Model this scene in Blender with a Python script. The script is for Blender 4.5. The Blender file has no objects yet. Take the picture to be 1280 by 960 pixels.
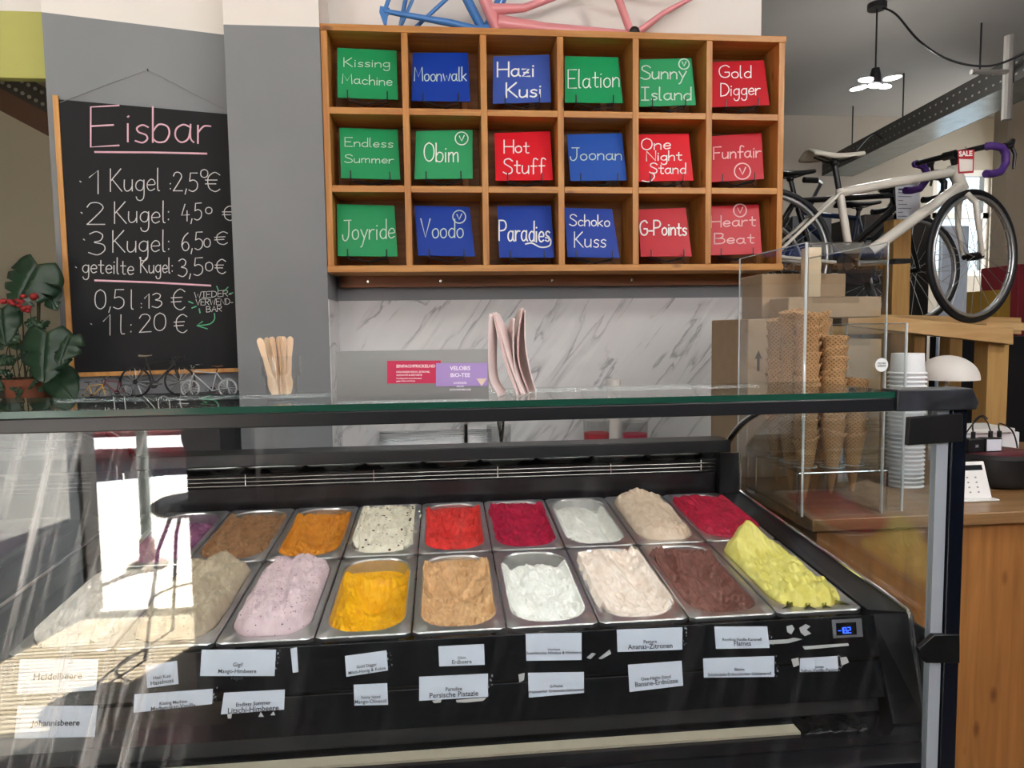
import bpy, math, random
from mathutils import Vector, Matrix, noise
random.seed(7)
S = bpy.context.scene
COL = S.collection
R = math.radians

# ------------------------------------------------------------------ camera
F_PX, YAW, PITCH, ROLL, EYE = 886.0, 0.0970, 0.0757, -0.0134, Vector((0, 0, 1.48))
_cy, _sy, _cp, _sp = math.cos(YAW), math.sin(YAW), math.cos(PITCH), math.sin(PITCH)
_right = Vector((_cy, -_sy, 0)); _up = Vector((_sy*_sp, _cy*_sp, _cp)); FWD = Vector((_sy*_cp, _cy*_cp, -_sp))
CR = math.cos(ROLL)*_right + math.sin(ROLL)*_up
CU = math.cos(ROLL)*_up - math.sin(ROLL)*_right
cam = bpy.data.cameras.new('camera'); cam_o = bpy.data.objects.new('camera', cam); COL.objects.link(cam_o)
m = Matrix((CR, CU, -FWD)).transposed().to_4x4(); m.translation = EYE
cam_o.matrix_world = m
cam.sensor_fit = 'HORIZONTAL'; cam.sensor_width = 36.0; cam.lens = 36.0*F_PX/1280.0
cam.clip_start = 0.02; cam.clip_end = 100
S.camera = cam_o

# ------------------------------------------------------------------ light
def srgb(h, a=1.0):
    h = h.lstrip('#'); c = [int(h[i:i+2], 16)/255 for i in (0, 2, 4)]
    return tuple((x/12.92 if x <= 0.04045 else ((x+0.055)/1.055)**2.4) for x in c) + (a,)
W = bpy.data.worlds.new('sky'); S.world = W; W.use_nodes = True
bg = W.node_tree.nodes['Background']; bg.inputs[0].default_value = (0.75, 0.87, 1.0, 1); bg.inputs[1].default_value = 1.6
def lamp(name, kind, loc, energy, target=None, color=(1, 1, 1), size=None, size_y=None, spread=None, angle=None):
    l = bpy.data.lights.new(name, kind); l.energy = energy; l.color = color
    if kind == 'AREA':
        l.shape = 'RECTANGLE'; l.size = size; l.size_y = size_y or size
        if spread: l.spread = spread
    elif kind == 'SUN': l.angle = angle or R(0.6)
    else: l.shadow_soft_size = size or 0.05
    o = bpy.data.objects.new(name, l); COL.objects.link(o); o.location = loc
    if target is not None:
        o.rotation_euler = (Vector(target)-Vector(loc)).to_track_quat('-Z', 'Y').to_euler()
    return o
lamp('sun', 'SUN', (3, -8, 8), 130, target=(3-.4*6, -8+.92*6, 8-1.15*6), color=(1, 0.98, 0.95))
lamp('shop_window_daylight', 'AREA', (1.2, -1.5, 2.72), 72, target=(0.9, 2.5, 1.3), color=(0.93, 0.97, 1.0), size=4.4, size_y=1.0)
lamp('ceiling_lamp_light', 'AREA', (2.3, 0.6, 3.3), 24, target=(0.5, 2.9, 1.9), color=(1, 0.97, 0.93), size=0.35)
lamp('ceiling_lamp_light', 'AREA', (-1.3, 0.9, 3.3), 9, target=(-0.5, 2.9, 1.8), color=(1, 0.97, 0.93), size=0.35)
lamp('far_window_daylight', 'AREA', (6.4, 6.2, 2.2), 75, target=(3.0, 4.6, 1.2), color=(0.95, 0.98, 1.0), size=1.6, size_y=2.0)
S.view_settings.view_transform = 'Standard'; S.view_settings.look = 'None'
S.view_settings.exposure = 0.0; S.view_settings.gamma = 1.0; S.view_settings.use_curve_mapping = False
S.cycles.use_denoising = True
S.cycles.max_bounces = 10; S.cycles.transparent_max_bounces = 24; S.cycles.glossy_bounces = 5; S.cycles.diffuse_bounces = 4
S.cycles.sample_clamp_indirect = 40; S.cycles.caustics_reflective = False; S.cycles.caustics_refractive = False

# ------------------------------------------------------------------ points of the place
def ray(x, y): return FWD + CR*((x-640)/F_PX) - CU*((y-480)/F_PX)
def at(x, y, Y): d = ray(x, y); return EYE + d*(Y/d.y)
def atz(x, y, z): d = ray(x, y); return EYE + d*((z-EYE.z)/d.z)
def atx(x, y, X): d = ray(x, y); return EYE + d*(X/d.x)
def onplane(x, y, p, n): d = ray(x, y); return EYE + d*((p-EYE).dot(n)/d.dot(n))

# ------------------------------------------------------------------ materials
MATS = {}
def nodes_of(name):
    mt = bpy.data.materials.new(name); mt.use_nodes = True
    nt = mt.node_tree; nt.nodes.clear()
    out = nt.nodes.new('ShaderNodeOutputMaterial')
    return mt, nt, out
def N(nt, t, **kw):
    n = nt.nodes.new(t)
    for k, v in kw.items():
        if k.startswith('i_'): n.inputs[k[2:].replace('_', ' ')].default_value = v
        else: setattr(n, k, v)
    return n
def L(nt, a, b): nt.links.new(a, b)
def ramp(nt, fac, stops):
    r = nt.nodes.new('ShaderNodeValToRGB'); e = r.color_ramp.elements
    while len(e) < len(stops): e.new(0.5)
    for el, (p, c) in zip(e, stops): el.position = p; el.color = c
    L(nt, fac, r.inputs[0]); return r.outputs[0]
def col(c): return srgb(c) if isinstance(c, str) else (tuple(c)+(1,))[:4]
def plain(name, c, rough=0.5, metal=0.0, spec=0.5, bump=0.0, bscale=40, vary=0.0, emit=None, coat=0.0, trans=0.0):
    if name in MATS: return MATS[name]
    mt, nt, out = nodes_of(name)
    p = N(nt, 'ShaderNodeBsdfPrincipled'); L(nt, p.outputs[0], out.inputs[0])
    p.inputs['Base Color'].default_value = col(c); p.inputs['Roughness'].default_value = rough
    p.inputs['Metallic'].default_value = metal; p.inputs['Specular IOR Level'].default_value = spec
    p.inputs['Coat Weight'].default_value = coat
    tc = N(nt, 'ShaderNodeTexCoord')
    if vary or bump:
        nz = N(nt, 'ShaderNodeTexNoise'); nz.inputs['Scale'].default_value = bscale; nz.inputs['Detail'].default_value = 4
        L(nt, tc.outputs['Object'], nz.inputs['Vector'])
        if vary:
            b = col(c); lo = tuple(x*(1-vary) for x in b[:3])+(1,); hi = tuple(min(1, x*(1+vary)) for x in b[:3])+(1,)
            L(nt, ramp(nt, nz.outputs['Fac'], [(0.3, lo), (0.7, hi)]), p.inputs['Base Color'])
        if bump:
            bp = N(nt, 'ShaderNodeBump'); bp.inputs['Strength'].default_value = bump; bp.inputs['Distance'].default_value = 0.004
            L(nt, nz.outputs['Fac'], bp.inputs['Height']); L(nt, bp.outputs[0], p.inputs['Normal'])
    if emit:
        p.inputs['Emission Color'].default_value = col(emit[0]); p.inputs['Emission Strength'].default_value = emit[1]
    MATS[name] = mt; return mt
def wood(name, c1, c2, scale=6.0, axis='X', rough=0.5, knots=True):
    if name in MATS: return MATS[name]
    mt, nt, out = nodes_of(name)
    p = N(nt, 'ShaderNodeBsdfPrincipled'); L(nt, p.outputs[0], out.inputs[0]); p.inputs['Roughness'].default_value = rough
    tc = N(nt, 'ShaderNodeTexCoord'); mp = N(nt, 'ShaderNodeMapping'); L(nt, tc.outputs['Object'], mp.inputs[0])
    sc = [10, 10, 10]; sc['XYZ'.index(axis)] = 0.7
    mp.inputs['Scale'].default_value = sc
    nz = N(nt, 'ShaderNodeTexNoise'); nz.inputs['Scale'].default_value = scale; nz.inputs['Detail'].default_value = 6; nz.inputs['Distortion'].default_value = 0.6
    L(nt, mp.outputs[0], nz.inputs['Vector'])
    cc = ramp(nt, nz.outputs['Fac'], [(0.3, col(c1)), (0.68, col(c2))])
    if knots:
        mp2 = N(nt, 'ShaderNodeMapping'); L(nt, tc.outputs['Object'], mp2.inputs[0])
        s2 = [9, 9, 9]; s2['XYZ'.index(axis)] = 4
        mp2.inputs['Scale'].default_value = s2
        vo = N(nt, 'ShaderNodeTexVoronoi'); vo.inputs['Scale'].default_value = 1.0; L(nt, mp2.outputs[0], vo.inputs['Vector'])
        k = ramp(nt, vo.outputs['Distance'], [(0.05, (0.25, 0.12, 0.05, 1)), (0.13, (1, 1, 1, 1))])
        mx = N(nt, 'ShaderNodeMix', data_type='RGBA', blend_type='MULTIPLY'); mx.inputs[0].default_value = 0.8
        L(nt, cc, mx.inputs[6]); L(nt, k, mx.inputs[7]); cc = mx.outputs[2]
    L(nt, cc, p.inputs['Base Color'])
    bp = N(nt, 'ShaderNodeBump'); bp.inputs['Strength'].default_value = 0.15; bp.inputs['Distance'].default_value = 0.003
    L(nt, nz.outputs['Fac'], bp.inputs['Height']); L(nt, bp.outputs[0], p.inputs['Normal'])
    MATS[name] = mt; return mt
def clear(name, tint=(0.96, 0.98, 0.97, 1), f0=0.04, smear=0.0, boost=1.0):
    """thin clear pane: Schlick mirror over straight transmission"""
    if name in MATS: return MATS[name]
    mt, nt, out = nodes_of(name)
    g = N(nt, 'ShaderNodeNewGeometry')
    d = N(nt, 'ShaderNodeVectorMath', operation='DOT_PRODUCT'); L(nt, g.outputs['Normal'], d.inputs[0]); L(nt, g.outputs['Incoming'], d.inputs[1])
    a = N(nt, 'ShaderNodeMath', operation='ABSOLUTE'); L(nt, d.outputs['Value'], a.inputs[0])
    s = N(nt, 'ShaderNodeMath', operation='SUBTRACT'); s.inputs[0].default_value = 1; L(nt, a.outputs[0], s.inputs[1])
    pw = N(nt, 'ShaderNodeMath', operation='POWER'); L(nt, s.outputs[0], pw.inputs[0]); pw.inputs[1].default_value = 5
    ma = N(nt, 'ShaderNodeMath', operation='MULTIPLY_ADD', use_clamp=True); L(nt, pw.outputs[0], ma.inputs[0]); ma.inputs[1].default_value = (1-f0)*boost; ma.inputs[2].default_value = f0
    tr = N(nt, 'ShaderNodeBsdfTransparent'); tr.inputs[0].default_value = tint
    gl = N(nt, 'ShaderNodeBsdfGlossy'); gl.inputs['Roughness'].default_value = 0.0
    mx = N(nt, 'ShaderNodeMixShader'); L(nt, ma.outputs[0], mx.inputs[0]); L(nt, tr.outputs[0], mx.inputs[1]); L(nt, gl.outputs[0], mx.inputs[2])
    sh = mx.outputs[0]
    if smear:
        tc = N(nt, 'ShaderNodeTexCoord'); mp = N(nt, 'ShaderNodeMapping'); L(nt, tc.outputs['Object'], mp.inputs[0])
        mp.inputs['Rotation'].default_value = (0, R(-16), 0)
        mp0 = mp; mp = N(nt, 'ShaderNodeMapping'); L(nt, mp0.outputs[0], mp.inputs[0]); mp.inputs['Scale'].default_value = (60, 60, 3)
        nz = N(nt, 'ShaderNodeTexNoise'); nz.inputs['Scale'].default_value = 1.0; nz.inputs['Detail'].default_value = 5; L(nt, mp.outputs[0], nz.inputs['Vector'])
        st = ramp(nt, nz.outputs['Fac'], [(0.52, (0, 0, 0, 1)), (0.8, (1, 1, 1, 1))])
        sx = N(nt, 'ShaderNodeSeparateXYZ'); L(nt, tc.outputs['Object'], sx.inputs[0])
        mr = N(nt, 'ShaderNodeMapRange'); L(nt, sx.outputs['X'], mr.inputs[0])
        mr.inputs[1].default_value = -0.40; mr.inputs[2].default_value = -0.52; mr.inputs[3].default_value = 0.03; mr.inputs[4].default_value = 1.0
        mu = N(nt, 'ShaderNodeMath', operation='MULTIPLY'); L(nt, st, mu.inputs[0]); L(nt, mr.outputs[0], mu.inputs[1])
        m2 = N(nt, 'ShaderNodeMath', operation='MULTIPLY'); L(nt, mu.outputs[0], m2.inputs[0]); m2.inputs[1].default_value = smear
        df = N(nt, 'ShaderNodeBsdfDiffuse'); df.inputs[0].default_value = (0.9, 0.9, 0.88, 1)
        m3 = N(nt, 'ShaderNodeMixShader'); L(nt, m2.outputs[0], m3.inputs[0]); L(nt, sh, m3.inputs[1]); L(nt, df.outputs[0], m3.inputs[2]); sh = m3.outputs[0]
    L(nt, sh, out.inputs[0]); MATS[name] = mt; return mt
def marble():
    mt, nt, out = nodes_of('marble_film')
    p = N(nt, 'ShaderNodeBsdfPrincipled'); L(nt, p.outputs[0], out.inputs[0]); p.inputs['Roughness'].default_value = 0.22
    tc = N(nt, 'ShaderNodeTexCoord'); mp = N(nt, 'ShaderNodeMapping'); L(nt, tc.outputs['Object'], mp.inputs[0])
    mp.inputs['Rotation'].default_value = (0, R(-38), 0)
    mp0 = mp; mp = N(nt, 'ShaderNodeMapping'); L(nt, mp0.outputs[0], mp.inputs[0]); mp.inputs['Scale'].default_value = (5.0, 1, 0.9)
    nz = N(nt, 'ShaderNodeTexNoise'); nz.inputs['Scale'].default_value = 2.2; nz.inputs['Detail'].default_value = 7; nz.inputs['Distortion'].default_value = 0.5
    L(nt, mp.outputs[0], nz.inputs['Vector'])
    v = ramp(nt, nz.outputs['Fac'], [(0.40, (0.68, 0.68, 0.68, 1)), (0.485, (0.66, 0.66, 0.66, 1)), (0.505, (0.33, 0.33, 0.34, 1)), (0.53, (0.58, 0.58, 0.58, 1)), (0.62, (0.72, 0.72, 0.71, 1))])
    n2 = N(nt, 'ShaderNodeTexNoise'); n2.inputs['Scale'].default_value = 3; L(nt, mp.outputs[0], n2.inputs['Vector'])
    f2 = ramp(nt, n2.outputs['Fac'], [(0.42, (0, 0, 0, 1)), (0.62, (1, 1, 1, 1))])
    mx = N(nt, 'ShaderNodeMix', data_type='RGBA'); L(nt, f2, mx.inputs[0]); L(nt, v, mx.inputs[6]); mx.inputs[7].default_value = (0.66, 0.66, 0.655, 1)
    L(nt, mx.outputs[2], p.inputs['Base Color'])
    n3 = N(nt, 'ShaderNodeTexNoise'); n3.inputs['Scale'].default_value = 26; L(nt, tc.outputs['Object'], n3.inputs['Vector'])
    bp = N(nt, 'ShaderNodeBump'); bp.inputs['Strength'].default_value = 0.25; bp.inputs['Distance'].default_value = 0.004
    L(nt, n3.outputs['Fac'], bp.inputs['Height']); L(nt, bp.outputs[0], p.inputs['Normal'])
    return mt
def gelato(name, c, c2=None, spot=None, sscale=140, samount=0.12, rough=0.5):
    mt, nt, out = nodes_of(name)
    p = N(nt, 'ShaderNodeBsdfPrincipled'); L(nt, p.outputs[0], out.inputs[0]); p.inputs['Roughness'].default_value = rough
    p.inputs['Specular IOR Level'].default_value = 0.35
    tc = N(nt, 'ShaderNodeTexCoord')
    nz = N(nt, 'ShaderNodeTexNoise'); nz.inputs['Scale'].default_value = 38; nz.inputs['Detail'].default_value = 6; L(nt, tc.outputs['Object'], nz.inputs['Vector'])
    b = col(c); d = col(c2) if c2 else tuple(x*0.86 for x in b[:3])+(1,)
    cc = ramp(nt, nz.outputs['Fac'], [(0.32, d), (0.6, b)])
    if spot:
        vo = N(nt, 'ShaderNodeTexVoronoi'); vo.inputs['Scale'].default_value = sscale; vo.inputs['Randomness'].default_value = 1; L(nt, tc.outputs['Object'], vo.inputs['Vector'])
        n4 = N(nt, 'ShaderNodeTexNoise'); n4.inputs['Scale'].default_value = 30; L(nt, tc.outputs['Object'], n4.inputs['Vector'])
        th = N(nt, 'ShaderNodeMath', operation='MULTIPLY'); L(nt, n4.outputs['Fac'], th.inputs[0]); th.inputs[1].default_value = samount*2
        lt = N(nt, 'ShaderNodeMath', operation='LESS_THAN'); L(nt, vo.outputs['Distance'], lt.inputs[0]); L(nt, th.outputs[0], lt.inputs[1])
        mx = N(nt, 'ShaderNodeMix', data_type='RGBA'); L(nt, lt.outputs[0], mx.inputs[0]); L(nt, cc, mx.inputs[6]); mx.inputs[7].default_value = col(spot); cc = mx.outputs[2]
    L(nt, cc, p.inputs['Base Color'])
    n2 = N(nt, 'ShaderNodeTexNoise'); n2.inputs['Scale'].default_value = 260; n2.inputs['Detail'].default_value = 5; L(nt, tc.outputs['Object'], n2.inputs['Vector'])
    bp = N(nt, 'ShaderNodeBump'); bp.inputs['Strength'].default_value = 0.35; bp.inputs['Distance'].default_value = 0.002
    L(nt, n2.outputs['Fac'], bp.inputs['Height']); L(nt, bp.outputs[0], p.inputs['Normal'])
    return mt
def waffle_mat():
    mt, nt, out = nodes_of('waffle')
    p = N(nt, 'ShaderNodeBsdfPrincipled'); L(nt, p.outputs[0], out.inputs[0]); p.inputs['Roughness'].default_value = 0.65
    tc = N(nt, 'ShaderNodeTexCoord')
    sx = N(nt, 'ShaderNodeSeparateXYZ'); L(nt, tc.outputs['Object'], sx.inputs[0])
    at2 = N(nt, 'ShaderNodeMath', operation='ARCTAN2'); L(nt, sx.outputs['Y'], at2.inputs[0]); L(nt, sx.outputs['X'], at2.inputs[1])
    hs = []
    for sg in (1, -1):
        m1 = N(nt, 'ShaderNodeMath', operation='MULTIPLY'); L(nt, at2.outputs[0], m1.inputs[0]); m1.inputs[1].default_value = 16*sg
        m2 = N(nt, 'ShaderNodeMath', operation='MULTIPLY_ADD'); L(nt, sx.outputs['Z'], m2.inputs[0]); m2.inputs[1].default_value = 640; L(nt, m1.outputs[0], m2.inputs[2])
        s = N(nt, 'ShaderNodeMath', operation='SINE'); L(nt, m2.outputs[0], s.inputs[0]); hs.append(s.outputs[0])
    mxh = N(nt, 'ShaderNodeMath', operation='MAXIMUM'); L(nt, hs[0], mxh.inputs[0]); L(nt, hs[1], mxh.inputs[1])
    rr = N(nt, 'ShaderNodeMapRange'); L(nt, mxh.outputs[0], rr.inputs[0]); rr.inputs[1].default_value = -0.3; rr.inputs[2].default_value = 1
    cc = ramp(nt, rr.outputs[0], [(0.0, srgb('#a67645')), (0.8, srgb('#d2a676'))])
    L(nt, cc, p.inputs['Base Color'])
    bp = N(nt, 'ShaderNodeBump'); bp.inputs['Strength'].default_value = 0.6; bp.inputs['Distance'].default_value = 0.0015
    L(nt, rr.outputs[0], bp.inputs['Height']); L(nt, bp.outputs[0], p.inputs['Normal'])
    return mt
def brushed(name, c=(0.62, 0.62, 0.61), rough=0.32, axis='X'):
    if name in MATS: return MATS[name]
    mt, nt, out = nodes_of(name)
    p = N(nt, 'ShaderNodeBsdfPrincipled'); L(nt, p.outputs[0], out.inputs[0]); p.inputs['Metallic'].default_value = 1; p.inputs['Base Color'].default_value = col(c)
    tc = N(nt, 'ShaderNodeTexCoord'); mp = N(nt, 'ShaderNodeMapping'); L(nt, tc.outputs['Object'], mp.inputs[0])
    sc = [300, 300, 300]; sc['XYZ'.index(axis)] = 4; mp.inputs['Scale'].default_value = sc
    nz = N(nt, 'ShaderNodeTexNoise'); nz.inputs['Scale'].default_value = 1; L(nt, mp.outputs[0], nz.inputs['Vector'])
    mr = N(nt, 'ShaderNodeMapRange'); L(nt, nz.outputs['Fac'], mr.inputs[0]); mr.inputs[3].default_value = rough*0.75; mr.inputs[4].default_value = rough*1.25
    L(nt, mr.outputs[0], p.inputs['Roughness']); MATS[name] = mt; return mt

# ------------------------------------------------------------------ mesh builder
class MB:
    def __init__(s): s.v = []; s.f = []; s.mi = []; s.cur = 0
    def add(s, vs, fs):
        b = len(s.v); s.v += [Vector(p) for p in vs]
        for f in fs: s.f.append([b+i for i in f]); s.mi.append(s.cur)
        return s
    def bx(s, x0, x1, y0, y1, z0, z1):
        return s.hexa([(x0, y0, z0), (x1, y0, z0), (x1, y1, z0), (x0, y1, z0), (x0, y0, z1), (x1, y0, z1), (x1, y1, z1), (x0, y1, z1)])
    def hexa(s, p): return s.add(p, [(3, 2, 1, 0), (4, 5, 6, 7), (0, 1, 5, 4), (1, 2, 6, 5), (2, 3, 7, 6), (3, 0, 4, 7)])
    def slab(s, q, t):
        """four corners counter-clockwise seen from the front; t metres of body behind"""
        q = [Vector(p) for p in q]; n = (q[1]-q[0]).cross(q[3]-q[0]).normalized()
        return s.add(q+[p-n*t for p in q], [(0, 1, 2, 3), (7, 6, 5, 4), (4, 5, 1, 0), (5, 6, 2, 1), (6, 7, 3, 2), (7, 4, 0, 3)])
    def prism(s, poly, vec):
        n = len(poly); poly = [Vector(p) for p in poly]; vec = Vector(vec)
        return s.add(poly+[p+vec for p in poly], [list(range(n))[::-1], list(range(n, 2*n))]+[(i, (i+1) % n, n+(i+1) % n, n+i) for i in range(n)])
    def tube(s, pts, r, n=8, closed=False, flat=None):
        pts = [Vector(p) for p in pts]; k = len(pts)
        rs = r if isinstance(r, (list, tuple)) else [r]*k
        vs = []; prev = None
        for i, p in enumerate(pts):
            a = pts[(i-1) % k] if (closed or i > 0) else p; c = pts[(i+1) % k] if (closed or i < k-1) else p
            t = (c-a)
            if t.length < 1e-9: t = Vector((0, 0, 1))
            t.normalize()
            if prev is None:
                u = t.cross(Vector((0, 0, 1)))
                if u.length < 1e-3: u = t.cross(Vector((1, 0, 0)))
                u.normalize()
            else:
                u = prev - t*prev.dot(t)
                if u.length < 1e-6: u = t.orthogonal()
                u.normalize()
            prev = u; w = t.cross(u)
            for j in range(n):
                g = 2*math.pi*j/n; vs.append(p+(u*math.cos(g)+w*math.sin(g))*rs[i])
        fs = []
        for i in range(k if closed else k-1):
            for j in range(n):
                fs.append((i*n+j, i*n+(j+1) % n, ((i+1) % k)*n+(j+1) % n, ((i+1) % k)*n+j))
        if not closed: fs += [list(range(n))[::-1], list(range((k-1)*n, k*n))]
        return s.add(vs, fs)
    def ribbon(s, pts, w, nrm, t=0.0006):
        """flat stroke of width w lying on a surface with normal nrm"""
        pts = [Vector(p) for p in pts]; nrm = Vector(nrm).normalized(); k = len(pts); vs = []
        for i, p in enumerate(pts):
            d = pts[min(i+1, k-1)]-pts[max(i-1, 0)]
            if d.length < 1e-9: d = nrm.orthogonal()
            sd = nrm.cross(d).normalized()*(w/2)
            e = d.normalized()*(w*0.4)*((i == k-1)-(i == 0))
            vs += [p+sd+e, p+nrm*t+sd*0.7+e, p+nrm*t-sd*0.7+e, p-sd+e]
        fs = []
        for i in range(k-1):
            for j in range(3): fs.append((i*4+j, i*4+j+1, i*4+j+5, i*4+j+4))
        fs += [(0, 3, 2, 1), (k*4-4, k*4-3, k*4-2, k*4-1)]
        return s.add(vs, fs)
    def lathe(s, prof, c=(0, 0, 0), n=32, mat=None, closed=False):
        c = Vector(c); vs = []
        for r, z in prof:
            for j in range(n):
                g = 2*math.pi*j/n; p = Vector((r*math.cos(g), r*math.sin(g), z))
                vs.append(c+(mat @ p if mat else p))
        k = len(prof); fs = []
        for i in range(k if closed else k-1):
            for j in range(n): fs.append((i*n+j, i*n+(j+1) % n, ((i+1) % k)*n+(j+1) % n, ((i+1) % k)*n+j))
        if not closed:
            if prof[0][0] > 1e-6: fs.append(list(range(n))[::-1])
            if prof[-1][0] > 1e-6: fs.append(list(range((k-1)*n, k*n)))
        return s.add(vs, fs)
    def ball(s, c, r, n=12, sq=(1, 1, 1)):
        prof = [(max(1e-7, math.sin(math.pi*i/n)), -math.cos(math.pi*i/n)) for i in range(n+1)]
        m3 = Matrix.Diagonal((r*sq[0], r*sq[1], r*sq[2]))
        return s.lathe(prof, c, n*2, m3)
    def torus(s, c, R0, r, nrm, n=48, k=8):
        nrm = Vector(nrm).normalized(); u = nrm.orthogonal().normalized(); w = nrm.cross(u)
        return s.tube([Vector(c)+(u*math.cos(2*math.pi*i/n)+w*math.sin(2*math.pi*i/n))*R0 for i in range(n)], r, k, closed=True)
    def sheet(s, fn, nu, nv):
        vs = [fn(i/nu, j/nv) for j in range(nv+1) for i in range(nu+1)]
        return s.add(vs, [(j*(nu+1)+i, j*(nu+1)+i+1, (j+1)*(nu+1)+i+1, (j+1)*(nu+1)+i) for j in range(nv) for i in range(nu)])
    def build(s, name, mat, parent=None, smooth=35, bevel=0, local=False, solid=0):
        me = bpy.data.meshes.new(name)
        off = Vector((0, 0, 0))
        if parent is not None and not local: off = ORIGIN.get(parent.name, Vector((0, 0, 0)))
        me.from_pydata([p-off for p in s.v], [], s.f)
        ms = mat if isinstance(mat, (list, tuple)) else [mat]
        for q in ms: me.materials.append(q)
        if len(ms) > 1: me.polygons.foreach_set('material_index', s.mi)
        if smooth:
            me.polygons.foreach_set('use_smooth', [True]*len(me.polygons)); me.set_sharp_from_angle(angle=R(smooth))
        me.update()
        o = bpy.data.objects.new(name, me); COL.objects.link(o)
        if parent is not None:
            o.parent = parent; ORIGIN[o.name] = ORIGIN.get(parent.name, Vector((0, 0, 0)))
        else: ORIGIN[o.name] = Vector((0, 0, 0))
        if solid:
            md = o.modifiers.new('solid', 'SOLIDIFY'); md.thickness = solid; md.offset = -1
        if bevel:
            md = o.modifiers.new('bevel', 'BEVEL'); md.width = bevel; md.segments = 2; md.limit_method = 'ANGLE'; md.angle_limit = R(50)
        return o
ORIGIN = {}
def tag(o, label=None, cat=None, group=None, kind=None):
    if label: o['label'] = label
    if cat: o['category'] = cat
    if group: o['group'] = group
    if kind: o['kind'] = kind
    return o
def thing(name, loc, label, cat, group=None):
    o = bpy.data.objects.new(name, None); COL.objects.link(o); o.location = loc; o.empty_display_size = 0.05
    ORIGIN[o.name] = Vector(loc)
    return tag(o, label, cat, group)
def copy_tree(o, parent=None):
    c = o.copy(); COL.objects.link(c)
    if parent is not None: c.parent = parent
    for ch in list(o.children): copy_tree(ch, c)
    return c
def struct(o): o['kind'] = 'structure'; return o

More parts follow.
